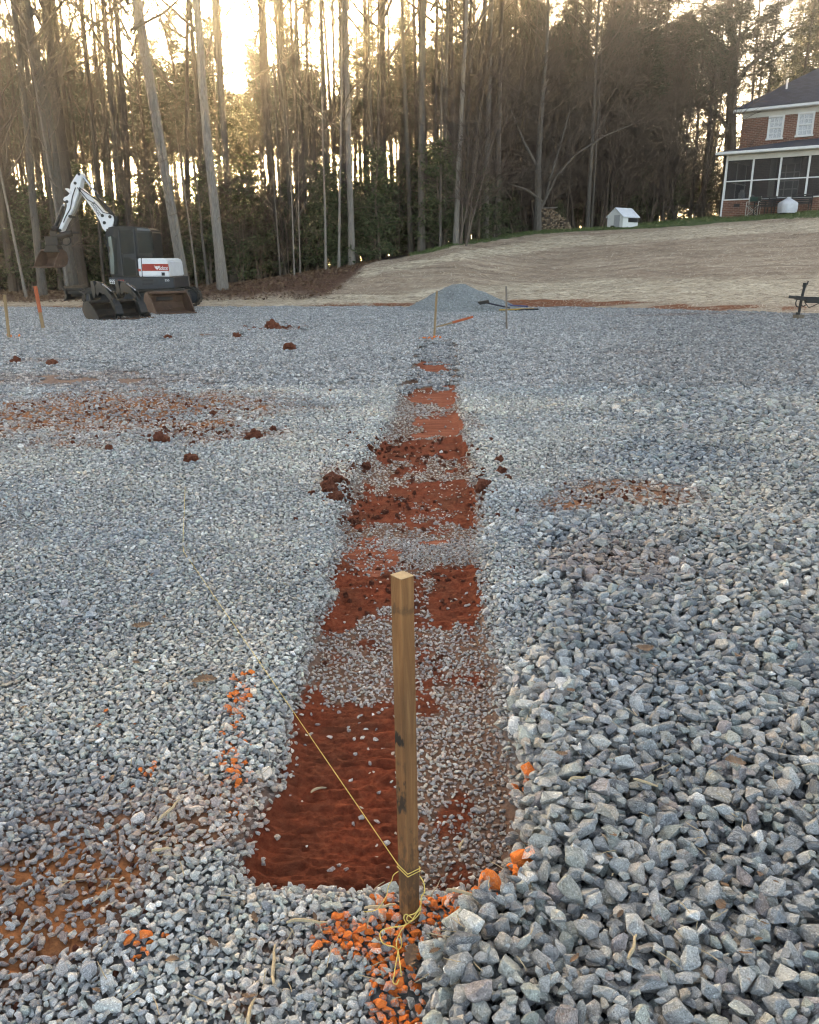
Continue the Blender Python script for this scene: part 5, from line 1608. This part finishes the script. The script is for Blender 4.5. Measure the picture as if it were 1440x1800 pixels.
def string():
    e = empty('twine', (0, 0, 0), 0, 'thin yellow mason twine tied to the near stake and stretched across the gravel', 'twine')
    zr = lambda x, y: top_at(x, y) + .003
    zk = at(707, 1535, 1.63).z
    m = MB(); k1 = Vector((s0.x + (tp.x - s0.x) * zk / tp.z - .028, 1.658, zk + .002))
    pts = [k1]
    for px, py in ((322, 963), (321, 950), (325, 850)):
        g = gnd(px, py, .05); pts.append(Vector((g.x, g.y, zr(g.x, g.y) + .004)))
    fine = []
    for a, b in zip(pts[:-1], pts[1:]):
        for t in np.linspace(0, 1, 14)[:-1]:
            p = a.lerp(b, t)
            if a is not pts[0]: p.z = max(p.z, zr(p.x, p.y) - .002) if p.y < 4.7 else p.z
            fine.append(p)
    fine.append(pts[-1])
    m.tube(fine, [.0008 + .0004 * i / len(fine) for i in range(len(fine))], 5); m.build('line', STRING, e, True)
    m = MB(); zc = at(707, 1535, 1.63).z
    cx, cy = s0.x - .001 + (tp.x - s0.x) * zc / tp.z, 1.655
    for dz in (0, -.008):
        loop = []
        for a in np.linspace(0, 2 * math.pi, 5):
            loop.append((cx + .0285 * math.cos(a + R(40) + math.pi / 4), cy + .0285 * math.sin(a + R(40) + math.pi / 4), zc + dz + .004 * math.sin(a)))
        m.tube(loop, .0014, 5)
    m.build('knot', STRING, e, True)
    m = MB()
    def path(pp, yl):
        out = []
        for (px, py), y in zip(pp, yl):
            p = at(px, py, y)
            for _ in range(14):
                if p.z > max(top_at(p.x + dx, p.y + dy) for dx in (-.006, 0, .006) for dy in (-.006, 0, .006)) + .003: break
                y -= .012; p = at(px, py, y)
            out.append(p)
        sm = []
        for i in range(len(out) - 1):
            p0, p1, p2, p3 = out[max(i - 1, 0)], out[i], out[i + 1], out[min(i + 2, len(out) - 1)]
            for t in np.linspace(0, 1, 7)[:-1]:
                sm.append(.5 * ((2 * p1) + (p2 - p0) * t + (2 * p0 - 5 * p1 + 4 * p2 - p3) * t * t + (3 * p1 - p0 - 3 * p2 + p3) * t ** 3))
        sm.append(out[-1]); return sm
    yb = 1.60
    m.tube(path([(738, 1540), (745, 1552), (746, 1568), (741, 1576), (740, 1590), (738, 1604), (728, 1616), (712, 1627), (703, 1640), (698, 1652), (697, 1663), (700, 1669), (705, 1665), (706, 1654), (703, 1644)], [1.64, 1.63, 1.62, 1.62, 1.615, 1.61, 1.60, 1.59, 1.58, 1.565, 1.555, 1.55, 1.55, 1.56, 1.575]), .0014, 5)
    m.tube(path([(740, 1592), (730, 1605), (717, 1610), (716, 1618), (724, 1618), (732, 1606), (741, 1596)], [1.615, 1.605, 1.60, 1.595, 1.595, 1.605, 1.615]), .0014, 5)
    m.tube(path([(726, 1615), (714, 1607), (710, 1614), (714, 1624), (706, 1628), (690, 1630), (672, 1635), (668, 1644), (672, 1656), (682, 1662), (692, 1664), (699, 1671), (698, 1684), (695, 1700), (693, 1714), (691, 1726), (697, 1730), (702, 1722)], [1.6, 1.6, 1.595, 1.59, 1.59, 1.59, 1.59, 1.58, 1.57, 1.56, 1.56, 1.55, 1.53, 1.51, 1.50, 1.49, 1.485, 1.49]), .0014, 5)
    m.tube(path([(700, 1669), (702, 1684), (704, 1700), (706, 1716)], [1.55, 1.53, 1.51, 1.495]), .0014, 5)
    m.tube(path([(700, 1532), (692, 1538), (689, 1547), (683, 1558), (680, 1572), (672, 1588), (660, 1600), (640, 1603)], [1.63, 1.64, 1.65, 1.66, 1.655, 1.65, 1.645, 1.645]), .001, 5)
    m.build('loose_end', STRING, e, True)
string()
def thin_stake(bx, by, tx, ty, lab, mat, wd=.038, ang=.3, group='survey stakes around the pad', painted=None):
    g = gnd(bx, by); t = at(tx, ty, g.y)
    z = float(pad(np.array([g.x]), np.array([g.y]))[0])
    e = empty('survey_stake', (g.x, g.y, 0), 0, lab, 'stake', group)
    a = Vector((0, 0, z - .1)); b = Vector((t.x - g.x, 0, t.z))
    if painted:
        c = a.lerp(b, painted)
        m = MB(); m.beam(a, c, wd, wd, (math.sin(ang), math.cos(ang), 0)); m.build('shaft', mat, e, bevel=.003)
        m = MB(); m.beam(c, b, wd + .002, wd + .002, (math.sin(ang), math.cos(ang), 0)); m.build('painted_top', ORANGE, e, bevel=.003)
    else:
        m = MB(); m.beam(a, b, wd, wd, (math.sin(ang), math.cos(ang), 0)); m.build('shaft', mat, e, bevel=.003)
    return e
thin_stake(763, 594, 768, 512, 'upright wooden stake at the far end of the trench', STAKE2)
thin_stake(891, 581, 890, 503, 'grey wooden stake standing right of the gravel heap', wood_mat('grey_stake', (.27, .22, .18), (.17, .135, .11), False))
thin_stake(77, 580, 62, 503, 'stake with orange painted top left of the excavator', STAKE2, .06, .6, painted=.45)
thin_stake(16, 595, 8, 518, 'plain wooden stake at the left edge with orange paint at its foot', STAKE2, .045)
def lying():
    g = gnd(768, 577); h = gnd(831, 557)
    d = (h - g)
    e = empty('fallen_stake', (0, 0, 0), 0, 'orange-ended stake lying on the gravel beside the far upright stake', 'stake', 'survey stakes around the pad')
    a = Vector((g.x, g.y, .03)); L = Vector((1.0, .75, 0)).normalized()
    b = at(831, 557, g.y + .9)
    c = a.lerp(b, .42)
    m = MB(); m.beam(a, c, .03, .03); m.build('shaft', STAKE2, e); m = MB(); m.beam(c, b, .034, .05); m.build('painted_end', ORANGE, e)
lying()
def painted_foot(px, py, n, seed, lab):
    g = gnd(px, py); r = random.Random(seed)
    e = empty('painted_stones', (g.x, g.y, float(pad(np.array([g.x]), np.array([g.y]))[0])), 0, lab, 'stones')
    for k in range(n):
        o = bpy.data.objects.new('stone', protos[k % NP_]); COL.objects.link(o); o.parent = e
        o.location = (r.gauss(0, .10), r.gauss(0, .12), r.uniform(.01, .05)); s = r.uniform(.025, .05); o.scale = (s, s, s); o.rotation_euler = (r.random(), r.random(), r.random() * 6)
        o['tint'] = [.3, .3, .28]; o['paint'] = .95
painted_foot(758, 596, 9, 1, 'orange-sprayed stones at the foot of the far stake')
painted_foot(18, 595, 7, 2, 'orange-sprayed stones at the foot of the leftmost stake')

# ------------------------------------------------------------------ gravel heap with tools beside it
def heap():
    c = gnd(806, 543)
    e = empty('gravel_heap', (c.x, c.y, 0), 0, 'small cone of blue-grey gravel at the foot of the straw slope', 'heap')
    n, rad, hh = 64, 1.72, .78
    g = np.linspace(-rad * 1.2, rad * 1.2, n)
    X, Y = np.meshgrid(g, g)
    d = np.hypot(X / 1.0, Y / .95) * (1 + .12 * (fbm(X * 1.2 + 5, Y * 1.2, 2) - .5))
    def hz(X, Y):
        d = np.hypot(X, Y / .95) * (1 + .35 * (fbm(X * 1.2 + 5, Y * 1.2 + 3, 2) - .5))
        return hh * np.clip(1.04 - (d / rad) ** 1.12, -.15, 1) * (1 - .10 * np.exp(-(d / .12) ** 2)) + .06 * (fbm(X * 3, Y * 3, 4) - .5)
    Z = hz(X, Y)
    idx = np.arange(n * n).reshape(n, n)
    f = np.stack([idx[:-1, :-1], idx[:-1, 1:], idx[1:, 1:], idx[1:, :-1]], -1).reshape(-1, 4)
    base = mobj('heap_body', from_arrays('heap_body', np.stack([X, Y, Z], -1).reshape(-1, 3), f, True), simple('heap_fines', (.24, .25, .25), (.10, .105, .11), 30, .9, bump=.6), e)
    r = np.random.default_rng(3)
    m = 2400
    a = r.random(m) * 6.283; q_ = np.sqrt(r.random(m)) * rad * 1.05
    x, y = q_ * np.cos(a), q_ * np.sin(a)
    z = hz(x, y)
    k = z > -.06
    x, y, z = x[k], y[k], z[k]
    ex_ = .03
    nx = -(hz(x + ex_, y) - hz(x - ex_, y)) / (2 * ex_); ny = -(hz(x, y + ex_) - hz(x, y - ex_)) / (2 * ex_)
    rot = np.stack([np.arctan(-ny), np.arctan(nx), 0 * x], -1)
    st = scatter('stones', np.stack([x, y, z - .01], -1), r.integers(0, 6, len(x)), rot, np.full((len(x), 3), .62) * r.uniform(.8, 1.2, (len(x), 1)), PATCH, {'tint': np.ones((len(x), 3)) * np.array([.80, .85, .86])}, e)
    st['kind'] = 'stuff'
heap()
def pole(a, b, wd, mat, lab, nm='tool_handle', z0=.05, z1=.05):
    A = gnd(*a); B = gnd(*b)
    e = empty(nm, (0, 0, 0), 0, lab, 'pole')
    za = float(pad(np.array([A.x]), np.array([A.y]))[0]); zb = max(float(pad(np.array([B.x]), np.array([min(B.y, 27.5)]))[0]), gz(B.x, B.y))
    m = MB(); m.tube([(A.x, A.y, za + z0), ((A.x + B.x) / 2, (A.y + B.y) / 2, (za + zb) / 2 + (z0 + z1) / 2), (B.x, B.y, zb + z1)], wd, 8); m.build('shaft', mat, e, True)
    return e
e = pole((852, 549), (896, 547), .024, simple('dark_handle', (.03, .03, .05), rough=.5), 'dark shovel handle lying against the right foot of the heap', z0=.30, z1=.10)
A = gnd(855, 549)
m = MB(); m.prism([(A.x - .28, .30), (A.x + .05, .36), (A.x + .08, .28), (A.x - .2, .22)], A.y - .1, A.y + .08); m.build('blade', RUSTD, e)
pole((878, 548), (938, 546), .022, simple('yellow_handle', (.42, .25, .05), rough=.6), 'yellow handled tool lying right of the gravel heap', z0=.06, z1=.06)
pole((893, 544), (928, 543), .022, simple('blue_handle', (.04, .05, .14), rough=.6), 'dark blue handled tool lying behind the yellow one', z0=.14, z1=.08)
pole((905, 547), (946, 546), .03, BLACKM, 'black bar lying flat at the far edge of the gravel', z0=.04, z1=.04)

# ------------------------------------------------------------------ trailer tongue at the right edge
def tongue():
    g = gnd(1404, 566); Y = g.y
    P = lambda px, py, y=Y: at(px, py, y)
    e = empty('trailer_tongue', (0, 0, 0), 0, 'black trailer drawbar with coupler and jack entering at the right edge', 'trailer')
    m = MB(); a, b = P(1416, 527), P(1520, 529); m.beam(a, b, .12, .15); m.build('drawbar', EBLACK, e, bevel=.01)
    m = MB(); m.beam(P(1398, 523), P(1420, 526), .10, .10); m.beam(P(1387, 521.5), P(1400, 523), .07, .07); m.build('coupler', EBLACK, e, bevel=.012)
    m = MB(); m.tube([P(1403.5, 556), P(1407, 536), P(1411, 518), P(1414.5, 504)], .034, 10); m.build('jack_post', EBLACK, e, True)
    m = MB(); m.tube([P(1414, 505), P(1415.5, 497)], .05, 8); m.tube([P(1416, 500), P(1419, 500), P(1421, 494)], .016, 6); m.build('jack_crank', EBLACK, e, True)
    m = MB(); m.tube([P(1403, 549), P(1402.5, 553)], .055, 10); m.build('jack_foot', EBLACK, e, True)
    ch = RUSTD
    for dx, s in ((0, 1), (9, .8)):
        m = MB(); c = P(1401 + dx, 532)
        m.tube([(c.x + .07 * math.cos(t), Y - .09, c.z + .10 * s * math.sin(t)) for t in np.linspace(.4, 5.6, 14)], .014, 6); m.build('safety_chain', ch, e, True)
    m = MB(); m.tube([P(1416, 533), P(1422, 541), P(1440, 533), P(1470, 536)], .012, 6); m.build('cable', EBLACK, e, True)
    k = empty('timber_block', (g.x - .02, Y, 0), .3, 'short timber block under the trailer jack', 'block')
    MB().box((0, 0, .07), (.20, .20, .22)).build('block', wood_mat('old_block', (.24, .19, .14), (.14, .11, .08), False), k, bevel=.01)
tongue()

# ------------------------------------------------------------------ clods of clay, sticks, leaves, straw
CLOD = NT('clay_clod')
v_ = CLOD.coord('Object'); n_ = CLOD.noise(v_, 3, 6, .7)
CLOD.base(CLOD.ramp(n_, [(.3, (.13, .034, .017)), (.55, (.23, .066, .033)), (.8, (.34, .12, .065))])); CLOD.rough(.95); CLOD.bump(CLOD.noise(v_, 9, 5, .7), .9, .1)
CLOD = CLOD.m
def clod_mesh(seed):
    bm = bmesh.new(); bmesh.ops.create_icosphere(bm, subdivisions=3, radius=1)
    r = random.Random(seed); o = r.random() * 50
    for v in bm.verts:
        p = v.co * 2.2
        k = .45 + 1.05 * float(fbm(np.array([p.x + o]), np.array([p.y * .8 + p.z * 1.3 + o]), 1)[0]) + .45 * (float(vnoise(np.array([p.x * 4 + o]), np.array([p.y * 4 + p.z * 3.1]), 3)[0]) - .5)
        v.co *= k; v.co.z *= .85
    me = bpy.data.meshes.new('clay_clod'); bm.to_mesh(me); bm.free(); me.materials.append(CLOD)
    return me
CM = [clod_mesh(k) for k in range(6)]
CLODS = [(586, 846, 14, 'upper of the two large red clods on the left trench edge'), (580, 862, 15, 'lower of the two large red clods on the left trench edge'), (591, 880, 12, 'crumbly red clod just below the pair on the left trench edge'), (643, 812, 8, 'rounded red clod on the left edge beside the pale gravel band'), (650, 790, 7, 'small red clod at the left end of the dark clay band'),
         (447, 768, 14, 'big lone red clod on the gravel left of the trench'), (336, 806, 12, 'flat red clod on the gravel beside the string end'), (284, 772, 12, 'broad crumbly red clod on the left gravel'), (849, 852, 13, 'large dark red clod on the right trench edge'), (882, 832, 9, 'small red clod on the gravel right of the trench'), (893, 843, 6, 'smallest red clod beside its twin right of the trench'), (878, 812, 7, 'dark clod right of the trench above the red twins'),
         (548, 868, 5, 'little red clod left of the large pair'), (480, 756, 6, 'small red clod by the middle of the pad'), (622, 900, 8, 'red clod inside the left trench wall'), (417, 588, 7, 'tall red clod on the far gravel right of the excavator'), (295, 592, 6, 'red lump on the far gravel before the excavator'), (479, 573, 12, 'wide heap of red clay on the far gravel'), (92, 638, 9, 'dark red lump on the far left gravel'), (28, 634, 8, 'dark lump at the far left edge of the gravel'), (510, 612, 10, 'low brown mound on the far gravel left of the trench'), (375, 728, 6, 'red crumb by the middle of the left gravel'), (192, 790, 7, 'dark clod on the left gravel near the smear')]
for k, (px, py, rp_, lab) in enumerate(CLODS):
    g = gnd(px, py + rp_ * .5)
    dep = g.y * math.cos(PITCH) + 1.6 * math.sin(PITCH); s = rp_ * dep / FOC
    o = bpy.data.objects.new('clay_clod', CM[k % 6]); COL.objects.link(o)
    o.location = (g.x, g.y, float(pad(np.array([g.x]), np.array([g.y]))[0]) + s * .35); o.scale = (s * 1.1, s, s * 1.05); o.rotation_euler = (0, 0, k * 1.3)
    tag(o, lab, 'clod', 'red clay clods on and beside the trench')
# crumbs of clay
rc = np.random.default_rng(77)
cp = []
for (cx, cy, rx, ry, n) in ((-.42, 5.6, .12, .9, 90), (.5, 5.8, .1, .9, 60), (0, 7.1, .5, .5, 160), (-.2, 5.4, .35, .5, 120), (.05, 4.0, .4, .3, 160), (-3.2, 8.8, 1.6, 1.3, 240), (-2.0, 7.6, .8, .4, 110), (1.4, 5.4, .4, .3, 60), (1.1, 4.1, .3, .25, 60), (-3.0, 19.5, .7, .5, 60), (0.1, 3.2, .4, .3, 70), (-.95, 1.7, .3, .2, 60), (0, 6.5, .5, .4, 60)):
    cp.append(np.stack([rc.normal(cx, rx * .6, n), rc.normal(cy, ry * .6, n), .0026 * (1 + .35 * cy) * rc.uniform(.4, 1.6, n) ** 1.7], -1))
cp = np.concatenate(cp)
cz = pad(cp[:, 0], cp[:, 1]) + np.where(trench(cp[:, 0], cp[:, 1]) > .5, .3 * cp[:, 2], .008)
CRUMB = proto_collection('crumb_kinds', CM, CLOD)
n = len(cp)
crumbs = scatter('clay_crumbs', np.stack([cp[:, 0], cp[:, 1], cz], -1), rc.integers(0, 6, n), rc.random((n, 3)) * 6.28, np.repeat(cp[:, 2:3], 3, 1), CRUMB)
tag(crumbs, 'crumbs of red clay spilled along the trench and over the gravel', 'clay crumbs', kind='stuff')

# dry stalks and leaves
STALK = simple('dry_stalk', (.46, .37, .24), (.30, .23, .14), 30, .8)
LEAFM = leaf_mat('dry_leaf', (.105, .055, .03), (.17, .10, .06), (.07, .038, .024), .15)
def stalk_mesh(seed):
    r = random.Random(seed); m = MB(); p = Vector((-.5, 0, 0)); pts = [p]
    for k in range(5): pts.append(pts[-1] + Vector((.2, r.gauss(0, .012), r.gauss(0, .010))))
    m.tube(pts, [.012, .018, .018, .016, .014, .008], 5); me = m.mesh('stalk'); me.materials.append(STALK); return me
def oak_leaf(seed):
    r = random.Random(seed); n = 15; vs = []; fs = []
    for k in range(n + 1):
        t = k / n; wdt = .26 * math.sin(math.pi * min(t * 1.02, 1)) ** .7 * (.55 + .45 * math.cos(t * 6.283 * 3.2) ** 2) + .01
        z = .10 * math.sin(t * 3.1 + seed) + .04 * r.random()
        vs += [(t - .5, -wdt, z + .10 * wdt * r.uniform(.2, 2)), (t - .5, 0, z - .02), (t - .5, wdt, z + .10 * wdt * r.uniform(.2, 2))]
    for k in range(n):
        for j in (0, 1): fs.append((k * 3 + j, k * 3 + j + 1, k * 3 + 4 + j, k * 3 + 3 + j))
    m = MB(); m.add(vs, fs); me = m.mesh('dry_leaf'); me.materials.append(LEAFM); return me
SK = [stalk_mesh(k) for k in range(5)]; LK = [oak_leaf(k) for k in range(5)]
def lay_thing(me, nm, px, py, size, rz, lab, cat, grp, tilt=.1):
    g = gnd(px, py, .03)
    o = bpy.data.objects.new(nm, me); COL.objects.link(o)
    z = max(top_at(g.x + dx, g.y + dy) for dx in (-.01, 0, .01) for dy in (-.01, 0, .01)) if g.y < 4.6 else float(pad(np.array([g.x]), np.array([g.y]))[0]) + .03
    o.location = (g.x, g.y, z + .006); o.scale = (size,) * 3 if nm != 'dry_stalk' else (size, .25, .25); o.rotation_euler = (tilt, tilt * .5, rz)
    tag(o, lab, cat, grp)
for k, (px, py, L, rz, lab) in enumerate(((481, 1698, .12, 1.75, 'pale dry stalk on the fine gravel at the bottom'), (540, 1625, .10, .1, 'grey flat splinter on the gravel left of the stake'), (447, 1785, .08, 1.5, 'short brown stick at the bottom edge'), (668, 1602, .08, .1, 'dry stalk on the orange stones left of the stake'), (1108, 1722, .08, 1.0, 'pale stalk between coarse grey stones low right'), (1130, 1425, .07, -.3, 'straw piece on the coarse stones by the right middle'),
                                          (812, 1445, .05, 1.4, 'small white straw in the trench right of the stake'), (560, 1352, .06, .6, 'pale straw crossing the string over the clay'), (300, 1440, .10, 1.2, 'grassy stalk on the gravel left of the clay'), (285, 1510, .05, .1, 'short pale splinter on the left fine gravel'), (820, 1612, .10, -.15, 'grey stick right of the stake among orange stones'), (1010, 1430, .06, .5, 'stalk piece by the edge of the coarse stone'))):
    lay_thing(SK[k % 5], 'dry_stalk', px, py, L, rz, lab, 'stalk', 'dry stalks on the gravel')
for k, (px, py, L, rz, lab) in enumerate(((722, 1685, .075, 1.3, 'grey-brown oak leaf beside the loose yellow twine'), (1285, 1395, .08, .2, 'curled brown leaf among the coarse stones at right'), (1260, 1640, .06, .9, 'brown leaf scrap between stones at the right'), (1130, 1180, .09, .4, 'brown leaf on the coarse gravel right of the trench'), (250, 1100, .09, .1, 'brown curled leaf on the left gravel'), (360, 1200, .10, .5, 'crumpled brown leaf left of the string'), (1290, 1200, .07, 1.0, 'reddish leaf on the right gravel'), (1000, 1265, .05, .7, 'small rust leaf at the coarse stone edge'))):
    lay_thing(LK[k % 5], 'dry_leaf', px, py, L, rz, lab, 'leaf', 'dry leaves on the gravel', .25)
LIT = proto_collection('litter_kinds', SK + LK, STALK)
rl = np.random.default_rng(55)
n = 620
ly = 1.4 + 8.5 * rl.random(n) ** 1.4; lx = ly * rl.uniform(-.55, .55, n)
lz = np.array([top_at(a, b) if b < 4.6 else float(pad(np.array([a]), np.array([b]))[0]) + .02 for a, b in zip(lx, ly)]) + .004
lk = np.where(rl.random(n) < .68, rl.integers(0, 5, n), rl.integers(5, 10, n))
ok = trench(lx, ly) < .3
ls = np.where((lk < 5)[:, None], np.stack([rl.uniform(.02, .07, n), np.full(n, .075), np.full(n, .045)], -1), np.repeat(rl.uniform(.012, .04, n)[:, None], 3, 1))
lit = scatter('litter', np.stack([lx, ly, lz], -1)[ok], lk[ok], np.stack([rl.normal(0, .2, n), rl.normal(0, .2, n), rl.random(n) * 6.28], -1)[ok], ls[ok], LIT)
tag(lit, 'bits of straw, bark and dead leaf strewn thinly over the gravel', 'litter', kind='stuff')
# leaf litter on the bank
n = 9000
bx = rl.uniform(-18, -1.2, n); by = rl.uniform(29, 37.5, n)
kk = bx < np.interp(by, [28, 30, 31.5, 34, 36], [-3.6, -2.9, -2.3, -1.7, -1.2]) + rl.normal(0, .25, n)
bl_ = scatter('leaf_litter', np.stack([bx, by, terrain(bx, by) + .03], -1)[kk], rl.integers(5, 10, n)[kk], np.stack([rl.normal(0, .5, n), rl.normal(0, .5, n), rl.random(n) * 6.28], -1)[kk], np.repeat(rl.uniform(.08, .17, n)[:, None], 3, 1)[kk], LIT)
tag(bl_, 'reddish brown leaf litter covering the bank below the wood', 'leaf litter', kind='stuff')
# straw strands on the matting
def strand_mass(name, x, y, L, mat, up, seed, wdt, lab, cat):
    r = np.random.default_rng(seed); n = len(x)
    a = r.normal(0, .9, n) if up < .5 else r.random(n) * 6.28
    z = terrain(x, y)
    d = np.stack([np.cos(a) * (1 - up), np.sin(a) * (1 - up), np.full(n, up) + r.uniform(0, .15, n)], -1) * L[:, None]
    p = np.stack([x, y, z + .01], -1)
    s = np.stack([-np.sin(a), np.cos(a), 0 * a], -1) * wdt
    if up >= .5: s = np.stack([np.cos(a), np.sin(a), 0 * a], -1) * wdt
    lift = np.stack([0 * a, 0 * a, r.uniform(.01, .05, n)], -1)
    if up < .5:
        p1 = p + d; p1[:, 2] = terrain(p1[:, 0], p1[:, 1]) + r.uniform(.01, .06, n)
    else: p1 = p + d
    v = np.stack([p - s + lift * .3, p + s + lift * .3, p1], 1).reshape(-1, 3)
    o = mobj(name, from_arrays(name, v, np.arange(3 * n).reshape(-1, 3)), mat)
    tag(o, lab, cat, kind='stuff')
STRAW = leaf_mat('straw_strand', (.36, .26, .18), (.56, .45, .33), (.76, .66, .52), .1)
GRASSM = leaf_mat('grass_blade', (.04, .085, .02), (.07, .12, .03), (.17, .17, .07), .2)
n = 70000
sx_ = rl.uniform(-14, 24, n); sy_ = rl.uniform(26.5, 45, n)
e2 = 27.2 - 4.0 * sstep(4, 12, sx_); sy_ = np.where(sx_ > 5, sy_ - (27.2 - e2), sy_)
t2 = (sy_ - e2) / (np.interp(sx_, CX, CY) - e2)
kk = (t2 > .03) & (t2 < np.interp(sx_, [-2, 2, 8, 16], [.99, .965, .93, .88])) & ((sx_ > np.interp(sy_, [28, 30, 31.5, 34, 36], [-3.6, -2.9, -2.3, -1.7, -1.2])) | (sy_ < e2 + 2.4))
strand_mass('straw_matting', sx_[kk], sy_[kk], rl.uniform(.12, .42, n)[kk], STRAW, .02, 4, .009, 'loose straw strewn over the seeded slope', 'straw')
n = 60000
sx_ = rl.uniform(0, 26, n); t2 = rl.uniform(.86, 1.35, n)
e2 = 27.2 - 4.0 * sstep(4, 12, sx_); sy_ = e2 + t2 * (np.interp(sx_, CX, CY) - e2)
kk = (t2 > np.interp(sx_, [-2, 2, 8, 16], [.985, .96, .925, .88]) - .01) & (fbm(sx_ * .8, sy_ * .8, 3) > .38)
strand_mass('grass', sx_[kk], sy_[kk], rl.uniform(.05, .12, n)[kk], GRASSM, .75, 5, .012, 'short rough grass along the top of the slope', 'grass')

# ------------------------------------------------------------------ the sun itself and an added air volume for its glare
def sun_disc():
    bm = bmesh.new(); bmesh.ops.create_icosphere(bm, subdivisions=4, radius=14); me = bpy.data.meshes.new('sun'); bm.to_mesh(me); bm.free()
    m = bpy.data.materials.new('sun_glow'); m.use_nodes = True; nt = m.node_tree; nt.nodes.clear()
    em = nt.nodes.new('ShaderNodeEmission'); em.inputs[0].default_value = (1, .80, .45, 1); em.inputs[1].default_value = 60
    ou = nt.nodes.new('ShaderNodeOutputMaterial'); nt.links.new(em.outputs[0], ou.inputs[0])
    m.cycles.emission_sampling = 'NONE'
    o = mobj('sun', me, m); o.location = Vector((0, 0, CAM_H)) + SUN_DIR * 2600
    tag(o, 'low sun glowing through the bare tree tops', kind='structure')
sun_disc()
HAZE = True
if HAZE:
    m = bpy.data.materials.new('haze_air'); m.use_nodes = True; nt = m.node_tree; nt.nodes.clear()
    pv = nt.nodes.new('ShaderNodeVolumePrincipled')
    pv.inputs['Color'].default_value = (.95, .93, .88, 1); pv.inputs['Density'].default_value = .0020; pv.inputs['Anisotropy'].default_value = .92
    ou = nt.nodes.new('ShaderNodeOutputMaterial'); nt.links.new(pv.outputs[0], ou.inputs['Volume'])
    o = MB().box((0, 105, 15.5), (306, 280, 35)).build('haze', m)  # added volume, its forward scatter stands in for lens glare around the sun
    tag(o, 'thin air volume added to give the golden lens glare around the sun', 'haze', kind='stuff')
